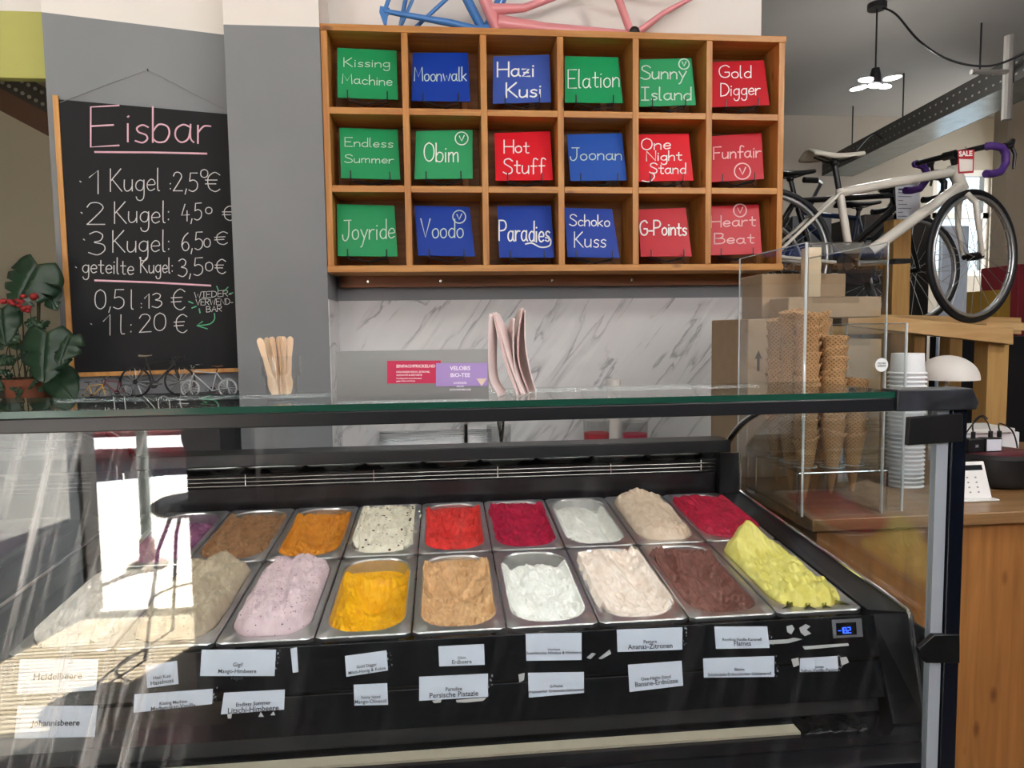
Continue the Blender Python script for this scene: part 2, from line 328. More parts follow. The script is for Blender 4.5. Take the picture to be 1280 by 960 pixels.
# ------------------------------------------------------------------ handwriting
_G = {
'A': (6, '!0,0 3,10 6,0;!1.2,4 4.8,4'), 'B': (5.5, '!0,0 0,10;0,10 4,9.5 4.5,7.5 3.5,5.6 .5,5.2;.5,5.2 4.5,4.8 5.5,2.5 4,.3 0,0'),
'D': (6, '!0,0 0,10;0,10 4,9 6,5 4,1 0,0'), 'E': (5, '!5,10 0,10 0,0 5,0;!0,5.2 4,5.2'), 'F': (5, '!5,10 0,10 0,0;!0,5.2 4,5.2'),
'G': (6, '6,8.5 4,10 1,8.5 0,5 1.2,1 4,0 6,1.5 6,4;!6,4.3 3.5,4.3'), 'H': (6, '!0,0 0,10;!6,0 6,10;!0,5 6,5'),
'I': (4, '!0,0 4,0;!2,0 2,10;!0,10 4,10'), 'J': (5, '!1,10 5.4,10;4,10 4,4 3.5,1 2,-.6 .4,.2 0,2.5'),
'K': (5.5, '!0,0 0,10;!5,10 0,4.5;!1,5.2 5.5,0'), 'M': (7, '!0,0 .5,10 3.5,3 6.5,10 7,0'), 'N': (6, '!0,0 0,10 6,0 6,10'),
'O': (6, '3,10 .8,8.5 0,5 .8,1.5 3,0 5.2,1.5 6,5 5.2,8.5 3,10'), 'P': (5.5, '!0,0 0,10;0,10 4,9.8 5.5,7.5 4,5.3 0,4.8'),
'R': (5.5, '!0,0 0,10;0,10 4,9.8 5.5,7.5 4,5.3 0,4.8;!2,4.8 5.5,0'), 'S': (5.5, '5.5,8.5 3.5,10 1,9.2 .8,7 3,5.4 5.2,3.6 5,1 2.5,0 0,1.2'),
'V': (6, '!0,10 3,0 6,10'), 'W': (8, '!0,10 2,0 4,7 6,0 8,10'),
'a': (4.6, '4,4.2 2.2,5 .4,3.8 .2,1.5 1.6,0 3.4,1 4,4.2;4,5 4,1.2 4.8,0'), 'b': (4.2, '!0,10 0,0;0,3 1.5,5 3.6,4.5 4.2,2.5 3.2,.3 1.2,0 0,1'),
'c': (3.8, '3.8,4.2 2,5 .3,3.5 .3,1.4 1.8,0 3.8,.8'), 'd': (4.1, '4,4 2.2,5 .4,3.6 .3,1.4 1.8,0 3.5,.8 4,3;!4,10 4,0'),
'e': (3.9, '.4,2.6 3.8,2.8 3.4,4.6 1.8,5 .3,3.4 .4,1.2 1.8,0 3.8,.8'), 'f': (3.5, '4,9.2 2.8,10 1.6,8.8 1.5,0;!0,5 3.5,5'),
'g': (4.1, '4,4.2 2.2,5 .4,3.8 .2,1.6 1.8,.3 3.5,1.2 4,4.5;4,5 4,-2 2.8,-4 1,-3.8 .3,-2.5'), 'h': (3.9, '!0,10 0,0;0,3 1.8,5 3.4,4.6 3.8,3 3.8,0'),
'i': (.8, '!.3,5 .3,0;.3,7 .5,7.2'), 'k': (3.9, '!0,10 0,0;!3.5,5 0,2;!1,2.6 3.8,0'), 'l': (1.2, '.2,10 .2,1 1.1,0'),
'm': (5.8, '!0,5 0,0;0,3.4 1.4,5 2.6,4.4 2.8,0;2.8,3.4 4.2,5 5.4,4.4 5.6,0'), 'n': (3.9, '!0,5 0,0;0,3.2 1.8,5 3.4,4.4 3.8,3 3.8,0'),
'o': (4, '2,5 .4,4 .1,2.2 .8,.5 2.2,0 3.7,1 4,2.8 3.4,4.5 2,5'), 'p': (4.2, '!0,5 0,-4;0,3 1.5,5 3.6,4.5 4.2,2.5 3.2,.3 1.2,0 0,1'),
'r': (3.2, '!0,5 0,0;0,3 1.5,4.8 3.2,4.8'), 's': (3.3, '3.4,4.4 2,5 .6,4.2 1,3 2.8,2.2 3.2,1 2,0 .2,.5'),
't': (3.3, '!1.5,8 1.5,.8 2.2,0 3.2,.2;!0,5.2 3.4,5.2'), 'u': (4, '0,5 0,1.4 1.2,0 3,.8 3.8,2.5;!3.8,5 3.8,0'), 'v': (4, '!0,5 2,0 4,5'),
'w': (6, '!0,5 1.5,0 3,4 4.5,0 6,5'), 'y': (4.2, '!0,5 2.2,.5;4.2,5 2.2,.5 1,-3 0,-4'), 'z': (4, '!0,5 3.6,5 0,0 4,0;!.8,2.6 3.2,2.6'),
'0': (5, '2.5,10 .6,8.5 0,5 .6,1.5 2.5,0 4.4,1.5 5,5 4.4,8.5 2.5,10'), '1': (2.4, '!0,7 2.2,10 2.2,0'),
'2': (5, '0,8 1,9.8 3,10 4.4,8.5 4,6.3 0,0;!0,0 5,0'), '3': (4.6, '.3,9 2.2,10 4,8.6 3.4,6.2 1.6,5.4 4.2,4.4 4.6,2 2.6,0 0,1'),
'4': (5, '!2.2,10 0,3.6 5,3.6;!3.6,6 3.6,0'), '5': (4.7, '!4.6,10 .8,10 .4,5.6;.4,5.6 2.6,6.2 4.6,4.6 4.4,1.6 2.2,0 0,.8'),
'6': (4.7, '4,10 1.4,7.5 .2,3.4 1.4,.4 3.4,.2 4.6,2.2 3.6,4.6 1.6,4.8 .3,3'), '€': (5, '5,8.6 3.2,10 1.2,8 .8,5 1.4,1.6 3.4,0 5,1.2;!0,6 4,6;!0,4 3.6,4'),
':': (.8, '.3,1 .4,1.3;.3,4.5 .4,4.8'), ',': (1, '!.7,1 0,-1.8'), '-': (3, '!0,3 3,3'), '·': (.6, '.1,4 .3,4.2'), ' ': (3, ''),
}
def _smooth(p, n=5):
    if len(p) < 3: return p
    out = []
    for i in range(len(p)-1):
        a, b, c, d = p[max(i-1, 0)], p[i], p[i+1], p[min(i+2, len(p)-1)]
        for k in range(n):
            t = k/n
            out.append(tuple(0.5*((2*b[j])+(-a[j]+c[j])*t+(2*a[j]-5*b[j]+4*c[j]-d[j])*t*t+(-a[j]+3*b[j]-3*c[j]+d[j])*t**3) for j in (0, 1)))
    return out+[p[-1]]
def handwrite(text, x0, x1, y0, y1, cap):
    """strokes in picture-like units (y down) filling x0..x1 on a baseline y0->y1"""
    adv = 0; items = []
    for ch in text:
        w, st = _G[ch]; items.append((adv, st)); adv += w+1.3
    tot = max(adv-1.3, 0.5); sx = (x1-x0)/tot; sy = cap/10.0; res = []
    for a, st in items:
        jx, jy = random.uniform(-.12, .12), random.uniform(-.25, .25)
        for s_ in st.split(';'):
            if not s_: continue
            lin = s_[0] == '!'
            p = [tuple(float(q) for q in w.split(',')) for w in s_.lstrip('!').split()]
            if not lin: p = _smooth(p)
            res.append([(x0+(a+q[0]+jx)*sx, y0+(y1-y0)*((a+q[0])/tot)-(q[1]+jy)*sy) for q in p])
    return res
def chalk(strokes, put, w, nrm):
    mb = MB()
    for st in strokes:
        if len(st) == 1: st = st*2
        mb.ribbon([put(*p) for p in st], w, nrm)
    return mb
def circled_v(cx, cy, r):
    c = [(cx+r*math.cos(2*math.pi*i/22), cy+r*math.sin(2*math.pi*i/22)) for i in range(23)]
    return [c, [(cx-r*.35, cy-r*.35), (cx, cy+r*.4), (cx+r*.4, cy-r*.45)]]
def printed(lines, name, mat, parent, origin, ux, uy, size, align='CENTER', lift=0.0006, spacing=1.15, bold=0.0):
    """type set flat on a surface: one mesh for the lines"""
    nrm = ux.cross(uy).normalized(); mb = MB()
    for k, ln in enumerate(lines):
        t, sz = ln if isinstance(ln, tuple) else (ln, size)
        cu = bpy.data.curves.new('type', 'FONT'); cu.body = t; cu.size = sz; cu.align_x = align; cu.extrude = 0.0002; cu.offset = bold*sz; cu.resolution_u = 2
        ob = bpy.data.objects.new('type', cu); COL.objects.link(ob)
        dg = bpy.context.evaluated_depsgraph_get(); me = bpy.data.meshes.new_from_object(ob.evaluated_get(dg))
        dy = -sum((l[1] if isinstance(l, tuple) else size)*spacing for l in lines[:k])
        mb.add([origin+ux*v.co.x+uy*(v.co.y+dy)+nrm*(lift+v.co.z) for v in me.vertices], [list(p.vertices) for p in me.polygons])
        bpy.data.objects.remove(ob); bpy.data.meshes.remove(me); bpy.data.curves.remove(cu)
    return mb.build(name, mat, parent, smooth=0)

# ------------------------------------------------------------------ the setting
GREY = plain('grey_wall_paint', '#84878a', 0.75, vary=0.04, bscale=3, bump=0.05)
WHITE = plain('white_wall_paint', '#e9e4dd', 0.8, vary=0.03, bscale=2, bump=0.05)
DARKROOM = plain('shop_plaster', '#b5b1aa', 0.85, vary=0.05, bscale=1.5)
CEIL = plain('ceiling_paint', '#b4b1ac', 0.9, vary=0.07, bscale=0.8)
FLOOR = wood('floor_boards', '#3f3a33', '#575047', 3, 'X', 0.45, knots=False)
BLACKM = plain('black_powder_coat', '#15171b', 0.35, spec=0.5)
BLACKG = plain('black_gloss_panel', '#0d0f13', 0.16, spec=0.5)
STEEL = brushed('brushed_steel', (0.66, 0.66, 0.65), 0.28, 'X')
CHROME = plain('chrome', (0.78, 0.78, 0.78), 0.12, 1.0)
GLASS = clear('clear_glass')
SHELFW = wood('honey_spruce', '#ab6c2b', '#cc924c', 5, 'X', 0.45)
SHELFV = wood('honey_spruce_upright', '#a8692a', '#ca8f4a', 5, 'Z', 0.45)

def painted_wall(name, poly_bottom, z0, zs, z1):
    """upright wall over a floor outline: grey paint up to zs, white above"""
    mb = MB(); n = len(poly_bottom)
    for k, (a, b) in enumerate(((z0, zs), (zs, z1))):
        mb.cur = k
        mb.prism([(x, y, a) for x, y in poly_bottom], (0, 0, b-a))
    return struct(mb.build(name, [GREY, WHITE], smooth=0))
CZ = 3.6
struct(MB().bx(-4, 7.5, -1.6, 9, -0.1, 0).build('floor', FLOOR))
struct(MB().bx(-4, 7.5, -1.75, 9, CZ, CZ+.1).build('ceiling', CEIL))
painted_wall('wall_back', [(-.434, 3.05), (1.40, 3.05), (1.40, 3.17), (-.434, 3.17)], 0, 2.615, CZ)
painted_wall('wall_pillar', [(-.78, 2.80), (-.434, 2.80), (-.434, 3.17), (-.78, 3.17)], 0, 2.62, CZ)
painted_wall('wall_left', [(-1.40, 2.774), (-.70, 2.962), (-.72, 3.07), (-1.42, 2.90)], 0, 2.635, CZ)
LIME = plain('lime_paint', '#b7b566', 0.7, vary=0.04, bscale=4)
mb = MB(); mb.bx(-3.2, -1.40, 2.82, 2.86, 2.42, 2.655); mb.cur = 1; mb.bx(-3.2, -1.40, 2.82, 2.98, 2.655, CZ)
struct(mb.build('trim_1', [LIME, WHITE], smooth=0))
struct(MB().bx(-4, -.9, 4.7, 4.8, 0, CZ).build('wall_stair', plain('stair_plaster', '#cfc3a8', 0.85)))
struct(MB().bx(-4.1, -4, -1.75, 9, 0, CZ).build('wall_side', DARKROOM))
struct(MB().bx(7.5, 7.6, -1.75, 9, 0, CZ).build('wall_right', DARKROOM))
# far wall with one window
wl, wr = at(1166, 250, 7.0).x, at(1238, 250, 7.0).x
wt, wb = at(1200, 212, 7.0).z, at(1200, 345, 7.0).z
mb = MB(); mb.bx(-4, wl, 7.0, 7.15, 0, CZ); mb.bx(wr, 7.5, 7.0, 7.15, 0, CZ); mb.bx(wl, wr, 7.0, 7.15, 0, wb); mb.bx(wl, wr, 7.0, 7.15, wt, CZ)
struct(mb.build('wall_far', plain('far_plaster', '#b9b2a6', 0.85)))
win2 = MB(); fr = 0.06
for a in ((wl, wl+fr, wb, wt), (wr-fr, wr, wb, wt), (wl, wr, wb, wb+fr), (wl, wr, wt-fr, wt), (wl, wr, (wb+wt)/2+.05, (wb+wt)/2+.11)):
    win2.bx(a[0], a[1], 7.02, 7.09, a[2], a[3])
w2 = struct(win2.build('window_2', plain('window_white', '#e6e4df', 0.5)))
MB().bx(wl+fr, wr-fr, 7.05, 7.056, wb+fr, wt-fr).build('pane', GLASS, w2)
xr = at(1256, 260, 5.6).x
struct(MB().bx(xr, 7.5, 5.6, 5.75, 0, CZ).build('wall_return', plain('warm_plaster', '#b3a590', 0.85)))
# shop front behind the viewer: door opening, window band, solid rest
DARKF = plain('dark_shopfront_paint', '#2e2927', 0.6)
mb = MB()
for x0, x1, z0, z1 in ((-4, -1.87, 0, CZ), (-1.87, -.95, 2.3, CZ), (-.95, 3.5, 0, 1.95), (-.95, 3.5, 3.25, CZ), (3.5, 7.5, 0, CZ), (-.95, -.85, 1.95, 3.25)):
    mb.bx(x0, x1, -1.75, -1.6, z0, z1)
struct(mb.build('wall_front', DARKF, smooth=0))
mb = MB()
for x0, x1, z0, z1 in ((-.85, -.79, 1.95, 3.25), (3.44, 3.5, 1.95, 3.25), (1.3, 1.36, 1.95, 3.25), (-.79, 3.44, 1.95, 2.01), (-.79, 3.44, 3.19, 3.25)):
    mb.bx(x0, x1, -1.71, -1.65, z0, z1)
w1 = struct(mb.build('window_1', DARKF)); MB().bx(-.79, 3.44, -1.682, -1.676, 2.01, 3.19).build('pane', GLASS, w1)
# door leaf standing open inwards
hx, hy = -1.88, -1.58; lx, ly = -2.12, -.72
def leaf(mb, t0, t1, z0, z1, th):
    a = Vector((hx+(lx-hx)*t0, hy+(ly-hy)*t0, 0)); b = Vector((hx+(lx-hx)*t1, hy+(ly-hy)*t1, 0)); nn = Vector((-(b-a).y, (b-a).x, 0)).normalized()*th
    mb.hexa([a+Vector((0, 0, z0)), b+Vector((0, 0, z0)), b+nn+Vector((0, 0, z0)), a+nn+Vector((0, 0, z0)), a+Vector((0, 0, z1)), b+Vector((0, 0, z1)), b+nn+Vector((0, 0, z1)), a+nn+Vector((0, 0, z1))])
    return mb
d1 = struct(leaf(leaf(leaf(leaf(MB(), 0, 1, .02, .56, .04), 0, .07, .56, 2.25, .04), .93, 1, .56, 2.25, .04), .07, .93, 2.15, 2.25, .04).build('door_1', plain('door_blue_grey', '#59626d', 0.5)))
leaf(MB(), .07, .93, .56, 2.15, .012).build('door_pane', plain('frosted_white', '#eef1f0', 0.6), d1)
struct(MB().bx(-1.03, -.76, -.98, -.7, 0, CZ).build('wall_post', plain('dark_timber', '#2b2220', 0.6)))
struct(MB().bx(-12, 12, -5.0, -1.75, -.12, -.02).build('pavement', plain('pale_paving', '#cfc9bd', 0.85, vary=0.06, bscale=2, bump=0.1)))
struct(MB().bx(-20, 20, -16, -5.0, -.3, -.10).build('road', plain('asphalt', '#c3c6ca', 0.85, vary=0.05, bscale=3)))
struct(MB().bx(-20, 20, -16.4, -16, -.3, 7).build('wall_street', plain('house_render', '#b9ada0', 0.9)))
# unseen awning added above the window to keep sun off the floor
aw = thing('added_sun_awning', (1.3, -1.76, 3.3), 'unseen cloth awning added to block sun at the shop window', 'awning')
MB().slab([(.1, -3.1, 2.6), (3.6, -3.1, 2.6), (3.6, -1.76, 3.35), (.1, -1.76, 3.35)], .012).build('sun_block_cloth', plain('sun_block_cloth', '#7c2d32', 0.9), aw)
mb = MB(); mb.tube([(.1, -3.1, 2.59), (3.6, -3.1, 2.59)], .018); mb.build('front_rail', CHROME, aw)
# street things seen in the front glass
pk = thing('street_post', (-1.93, -2.49, -.02), 'grey steel street post on a flanged base on the sunny pavement', 'post')
MB().tube([(-1.93, -2.49, -.02), (-1.93, -2.49, 2.6)], .032, 14).build('pole', plain('galvanised', '#8b9594', 0.5, 0.6), pk)
MB().lathe([(.12, -.02), (.12, .0), (.05, .03), (.045, .16), (.04, .17)], (-1.93, -2.49, 0), 20).build('flange', plain('rusty_flange', '#8a7d68', 0.7), pk)
car = thing('parked_car', (-4.2, -7.6, -.1), 'red car parked across the street beyond the pavement', 'car')
body = [(-6.3, .22), (-6.3, .75), (-5.7, .88), (-5.1, 1.38), (-3.5, 1.40), (-2.8, .92), (-2.1, .8), (-2.05, .25)]
MB().prism([(x, -8.4, z) for x, z in body][::-1], (0, 1.6, 0)).build('car_body', plain('car_red', '#b3283a', 0.25, coat=0.6), car, bevel=.05)
MB().prism([(x, -6.795, z) for x, z in ((-5.55, .92), (-5.05, 1.32), (-3.55, 1.33), (-3.0, .94))], (0, .01, 0)).build('car_window', BLACKG, car)
for x in (-5.5, -2.9):
    MB().lathe([(.05, -.1), (.2, -.1), (.32, -.08), (.32, .08), (.2, .1), (.05, .1)], (x, -6.85, .22), 28, Matrix.Rotation(R(90), 3, 'X')).build('car_wheel', plain('tyre_black', '#191919', 0.8), car)
dm = thing('added_pale_mat', (-1.6, -1.1, 0), 'pale ribbed mat added for bright floor patches inside the open door', 'mat')  # added mat, its pale colour and ribs give bright patches on the floor
mb = MB()
for k in range(30): mb.bx(-2.3, -.85, -1.55+.036*k, -1.55+.036*k+.024, .0005, .012)
mb.bx(-2.3, -.85, -1.55, -.47, .0005, .005); mb.build('ribbed_mat', plain('mat_pale', '#a89a80', 0.9), dm, smooth=0)
st = thing('bar_stool', (-1.2, -1.2, 0), 'tall black bar stool with thin metal legs just inside the door', 'stool')
MB().lathe([(0, .655), (.15, .655), (.165, .67), (.165, .695), (.14, .712), (0, .715)], (-1.2, -1.2, 0), 32).build('seat', plain('black_leather', '#16181c', 0.4), st)
for sx, sy in ((-1, 1), (1, 1), (-1, -1), (1, -1)):
    MB().tube([(-1.2+sx*.06, -1.2+sy*.06, .655), (-1.2+sx*.11, -1.2+sy*.11, .50), (-1.2+sx*.17, -1.2+sy*.17, 0)], .009).build('leg', BLACKM, st)
MB().torus((-1.2, -1.2, .24), .19, .007, (0, 0, 1)).build('footrest', CHROME, st)

# ------------------------------------------------------------------ back wall things
bs = MB(); mz = 1.612
bs.bx(-.43, 1.398, 3.044, 3.0495, .80, mz)
bs.bx(-.4335, -.430, 2.795, 3.0495, .80, mz-.004)
bsp = bs.build('backsplash_panel', marble(), smooth=0); bsp['kind'] = 'structure'
# worktop behind the case
cb = thing('back_counter', (.5, 2.77, 0), 'dark worktop against the marble wall behind the ice cream case', 'counter')
MB().bx(-.42, 1.39, 2.62, 3.04, .86, .90).build('worktop', plain('dark_worktop', '#3a3836', 0.4), cb, bevel=.003)
MB().bx(-.41, 1.38, 2.66, 3.03, 0, .86).build('carcass', plain('dark_carcass', '#2a2a2b', 0.6), cb)
sk = thing('sink_unit', (-.05, 2.84, .90), 'stainless splash-backed hand sink on the back counter left', 'sink')
MB().bx(-.27, .20, 3.0, 3.035, .90, 1.06).build('upstand', STEEL, sk)
MB().prism([(-.27, 2.70, .90), (.20, 2.70, .90), (.20, 2.70, .965), (-.27, 2.70, .965)], (0, .30, 0)).build('basin', STEEL, sk, bevel=.006)
MB().tube([(0.09, 2.93, .96), (0.09, 2.93, 1.12), (0.09, 2.90, 1.15), (0.09, 2.84, 1.14), (.09, 2.82, 1.11)], .010, 10).build('faucet', CHROME, sk)
for k, (x, h, c, nm, lb, r) in enumerate(((.22, .20, '#d9dcd9', 'scoop_jar', 'clear water jar for scoops right of the sink', .05), (.62, .21, '#c2343f', 'syrup_tub', 'red topped clear tub left of its twin on the back counter', .055), (.78, .20, '#b92f4c', 'syrup_tub', 'berry coloured tub behind the right end of the case', .055))):
    t = thing(nm, (x, 2.83, .90), lb, 'jar' if k == 0 else 'tub')
    MB().lathe([(r*.86, .90), (r, .90+h), (r-.003, .90+h), (r*.86-.003, .904), (0, .904)], (x, 2.83, 0), 28).build('wall', clear('plastic_clear', (.93, .94, .94, 1), .05), t)
    MB().lathe([(0, .905), (r*.84, .905), (r*.93, .90+h*(.35 if k == 0 else .75)), (0, .90+h*(.35 if k == 0 else .75))], (x, 2.83, 0), 28).build('filling', plain('fill_'+str(k), c, 0.5), t)
    if k == 0:
        for j, (dx, tilt) in enumerate(((.0, .12), (.02, -.15))):
            s = thing('ice_cream_scoop', (x+dx, 2.83, .92), 'steel scoop leaning %s in the water jar' % ('right' if j == 0 else 'left'), 'scoop')
            b = Vector((x+dx, 2.83, .925)); e = b+Vector((tilt*.2, 0, .26))
            MB().tube([b, b.lerp(e, .5), e], [.006, .007, .009], 10).build('handle', CHROME, s)
            MB().ball(b+Vector((0, 0, .016)), .02, 8).build('bowl', CHROME, s)

# pigeonhole shelf
X0, PX_, ZT, PZ, YS, YB = -.4207, .3000, 2.6137, .2921, 2.812, 3.0
T = .0125
sh = thing('cubby_shelf', (X0+3*PX_, 3.02, ZT-3*PZ), 'honey coloured wooden pigeonhole shelf of eighteen boxes on the wall', 'shelf')
W0, W1 = X0-T, X0+6*PX_+T
MB().bx(W0-.004, W1+.004, YS-.002, YB+.02, ZT, ZT+.025).build('top_board', SHELFW, sh, bevel=.002)
MB().bx(W0-.004, W1+.004, YS-.004, YB+.02, ZT-3*PZ-.026, ZT-3*PZ).build('bottom_board', SHELFW, sh, bevel=.002)
for i in range(7):
    x = X0+i*PX_; MB().bx(x-T, x+T, YS, YB, ZT-3*PZ, ZT).build('side_panel' if i in (0, 6) else 'divider', SHELFV, sh, bevel=.0015)
for i in range(6):
    for k in (1, 2):
        z = ZT-k*PZ; MB().bx(X0+i*PX_+T, X0+(i+1)*PX_-T, YS+.001, YB, z-.0125, z+.0125).build('shelf_board', SHELFW, sh, bevel=.0015)
MB().bx(W0, W1, YB, YB+.012, ZT-3*PZ, ZT).build('back_panel', wood('honey_spruce_back', '#7d4d1f', '#9a6329', 4, 'X', 0.55, knots=False), sh)
MB().bx(W0+.02, W1-.02, 3.0, 3.048, ZT-3*PZ-.072, ZT-3*PZ-.026).build('mounting_rail', wood('dark_honey_rail', '#6b3a17', '#8a5223', 5, 'X', 0.5, knots=False), sh)
for i, x in enumerate((460, 551, 690, 790, 928)):
    p = at(x, 350, 2.998); MB().lathe([(.006, 0), (.006, .003), (.002, .004), (0, .0035)], (p.x, 2.9995, ZT-3*PZ-.048), 14, Matrix.Rotation(R(90), 3, 'X')).build('screw', CHROME, sh)
for j, (i, k) in enumerate(((1, 1), (2, 1), (1, 2), (3, 1), (3, 2), (4, 1), (4, 2))):
    x = X0+i*PX_ + (.2 if j % 2 else .22)
    MB().bx(x, x+.022, YB-.02, YB-.001, ZT-k*PZ+.0126, ZT-k*PZ+.10).build('corner_block', SHELFV, sh)

# flavour cards, each on its wire easel
CHW = plain('chalk_white', '#f1f3f0', 0.8); CHF = plain('chalk_faint', '#c9dccf', 0.85); CHP = plain('chalk_pale_red', '#eec2c2', 0.85)
CG = lambda i: plain('card_green_%d' % i, ['#1c9358', '#16975a', '#2f9c62'][i], 0.4, spec=.3)
CB = lambda i: plain('card_blue_%d' % i, ['#0b3aa0', '#3c56a8', '#1f52ae'][i], 0.4, spec=.3)
CRD = lambda i: plain('card_red_%d' % i, ['#be1626', '#dd1628', '#bd1a2c'][i], 0.4, spec=.25)
CARDS = [
 ('green', CG(0), [(421.3,59.5),(495.5,63),(497.5,124.5),(422,122)], [('Kissing',430,487,83,84,11),('Machine',428,490,104,107,12)], None, 'Kissing Machine', CHF, 1.2),
 ('blue', CB(0), [(515.8,66),(585,65.5),(587.8,127),(514.5,125.8)], [('Moonwalk',518,583,101,101,17)], None, 'Moonwalk', CHF, 1.5),
 ('blue', CB(1), [(616.3,70.5),(687,68),(688.8,127.5),(615.8,129.5)], [('Hazi',622,667,96,95,18),('Kusi',633,676,122,121,18)], None, 'Hazi Kusi', CHW, 2.4),
 ('green', CG(1), [(706,70),(772.5,71.5),(778.8,128.8),(706,128)], [('Elation',710,774,110,109,23)], None, 'Elation', CHW, 1.7),
 ('green', CG(2), [(799.5,74.5),(864.5,72.5),(870,131.3),(799.5,133.3)], [('Sunny',801,858,99,98,17),('Island',802,864,125,125,16)], (855,80,6.5), 'Sunny Island', CHF, 2.0),
 ('red', CRD(0), [(889,77.7),(955,75),(962,131.3),(889,134)], [('Gold',899,939,97,97,15),('Digger',901,950,120,118,16)], None, 'Gold Digger', CHW, 1.6),
 ('green', CG(0), [(424,159.5),(497,162),(500.5,224.5),(426.3,222.5)], [('Endless',431,491,183,184,11),('Summer',431,492,203,204,10)], None, 'Endless Summer', CHF, 1.2),
 ('green', CG(2), [(520,163.8),(590.8,162),(590.8,223.3),(518,223.8)], [('Obim',530,573,202,202,23)], (577,173,8), 'Obim', CHW, 1.7),
 ('red', CRD(1), [(618,166.3),(687.5,163.8),(691.3,225),(619.5,225.8)], [('Hot',630,661,191,191,16),('Stuff',629,681,217,217,19)], None, 'Hot Stuff', CHW, 1.8),
 ('blue', CB(2), [(708.5,168),(777.5,166.3),(783.5,225.5),(713,226)], [('Joonan',713,777,200,200,15)], None, 'Joonan', CHF, 1.6),
 ('red', CRD(1), [(796.5,168),(860.8,167),(867,225.5),(797,227)], [('One',802,838,187,186,14),('Night',808,852,201,200,12),('Stand',812,857,217,217,13)], None, 'One Night Stand', CHW, 1.7),
 ('red', CRD(2), [(888,170.2),(952,165.8),(955,223.8),(888,227.7)], [('Funfair',892,951,199,196,15)], (928,214,10), 'Funfair', CHP, 2.0),
 ('green', CG(0), [(420.8,255),(493,257),(497,320.8),(422,320)], [('Joyride',428,493,300,298,24)], None, 'Joyride', CHF, 1.6),
 ('blue', CB(0), [(518,257),(587,258.5),(593.8,320.5),(522.5,319.5)], [('Voodo',526,579,297,297,23)], (574,271,8), 'Voodo', CHF, 1.7),
 ('blue', CB(0), [(621.5,257.5),(688.8,257),(693,322),(624,322)], [('Paradies',624,687,301,302,25)], None, 'Paradies', CHW, 2.2),
 ('blue', CB(0), [(705.5,259.5),(765,261.3),(774.5,322.5),(709.5,321.3)], [('Schoko',712,762,282,283,14),('Kuss',718,757,309,309,19)], None, 'Schoko Kuss', CHW, 1.7),
 ('red', CRD(2), [(797.5,262),(857,259.5),(865,320.5),(801,320.8)], [('G-Points',800,858,294,294,18)], None, 'G-Points', CHW, 2.3),
 ('red', CRD(2), [(887,258),(948.5,255.5),(952.5,317.5),(886.5,319.3)], [('Heart',889,944,284,282,14),('Beat',893,942,305,304,13)], (925,263,8), 'Heart Beat', CHP, 2.0)]
ROWN = ['top', 'middle', 'bottom']
for i, (cn, mt, q, lines, cv, word, ck, w) in enumerate(CARDS):
    lo = YS+.035; hi = lo+.045
    bl, br = at(*q[3], lo), at(*q[2], lo); tl, tr = at(*q[0], hi), at(*q[1], hi)
    o = (bl+br+tl+tr)/4; nrm = ((br-bl)+(tr-tl)).cross((tl-bl)+(tr-br)).normalized()
    pl = [p-nrm*(p-o).dot(nrm) for p in (bl, br, tr, tl)]
    c = thing('flavour_card', (bl+br)/2, '%s card chalked "%s" on the %s shelf row' % (cn, word, ROWN[i//6]), 'sign', 'chalked flavour cards in the pigeonhole shelf')
    MB().slab(pl, .004).build('board', mt, c, bevel=.0008)
    put = lambda x, y: onplane(x, y, o+nrm*.0003, nrm)
    sts = []
    for a in lines: sts += handwrite(*a)
    if word == 'Paradies': sts.append(_smooth([(657, 305), (665, 304), (676, 309), (687, 307), (688, 299), (682, 297)]))
    if word == 'One Night Stand': sts.append(_smooth([(803, 226), (812, 227), (818, 221), (816, 216)]))
    if cv: sts += circled_v(*cv)
    chalk(sts, put, w*.0027, nrm).build('chalk_lettering', ck, c, smooth=0)
    # easel
    ud = (br-bl).normalized(); bx_ = (bl+br)/2; sz = ZT-(i//6+1)*PZ+(.0125 if i//6 < 2 else 0.0)
    e = thing('wire_easel', (bx_.x, bx_.y, sz), 'thin black wire easel under the "%s" card' % word, 'easel', 'wire easels in the pigeonhole shelf')
    mb = MB(); hw = .068 if i % 3 else .075
    for s_ in (-1, 1):
        p = bx_+ud*(s_*hw)
        f = p-Vector((0, .012, .004))
        mb.tube([f+Vector((0, -.002, .030)), f+Vector((0, -.004, .022)), f+Vector((0, -.003, 0)), p+Vector((0, .02, -.008)), Vector((bx_.x+ud.x*s_*.01, bx_.y+.045, p.z-.016))], .0026, 6)
        mb.tube([p+Vector((0, .02, -.008)), Vector((p.x+s_*.01, bx_.y-.008, sz+.0018))], .0014, 6)
        mb.tube([f, Vector((bx_.x, f.y+.002, f.z-.019))], .0024, 6)
    mb.tube([Vector((bx_.x, bx_.y-.012, bx_.z-.023)), Vector((bx_.x, bx_.y+.045, bx_.z-.016)), Vector((bx_.x, bx_.y+.085, sz+.0018))], .0016, 6)
    mb.build('wire', BLACKM, e)

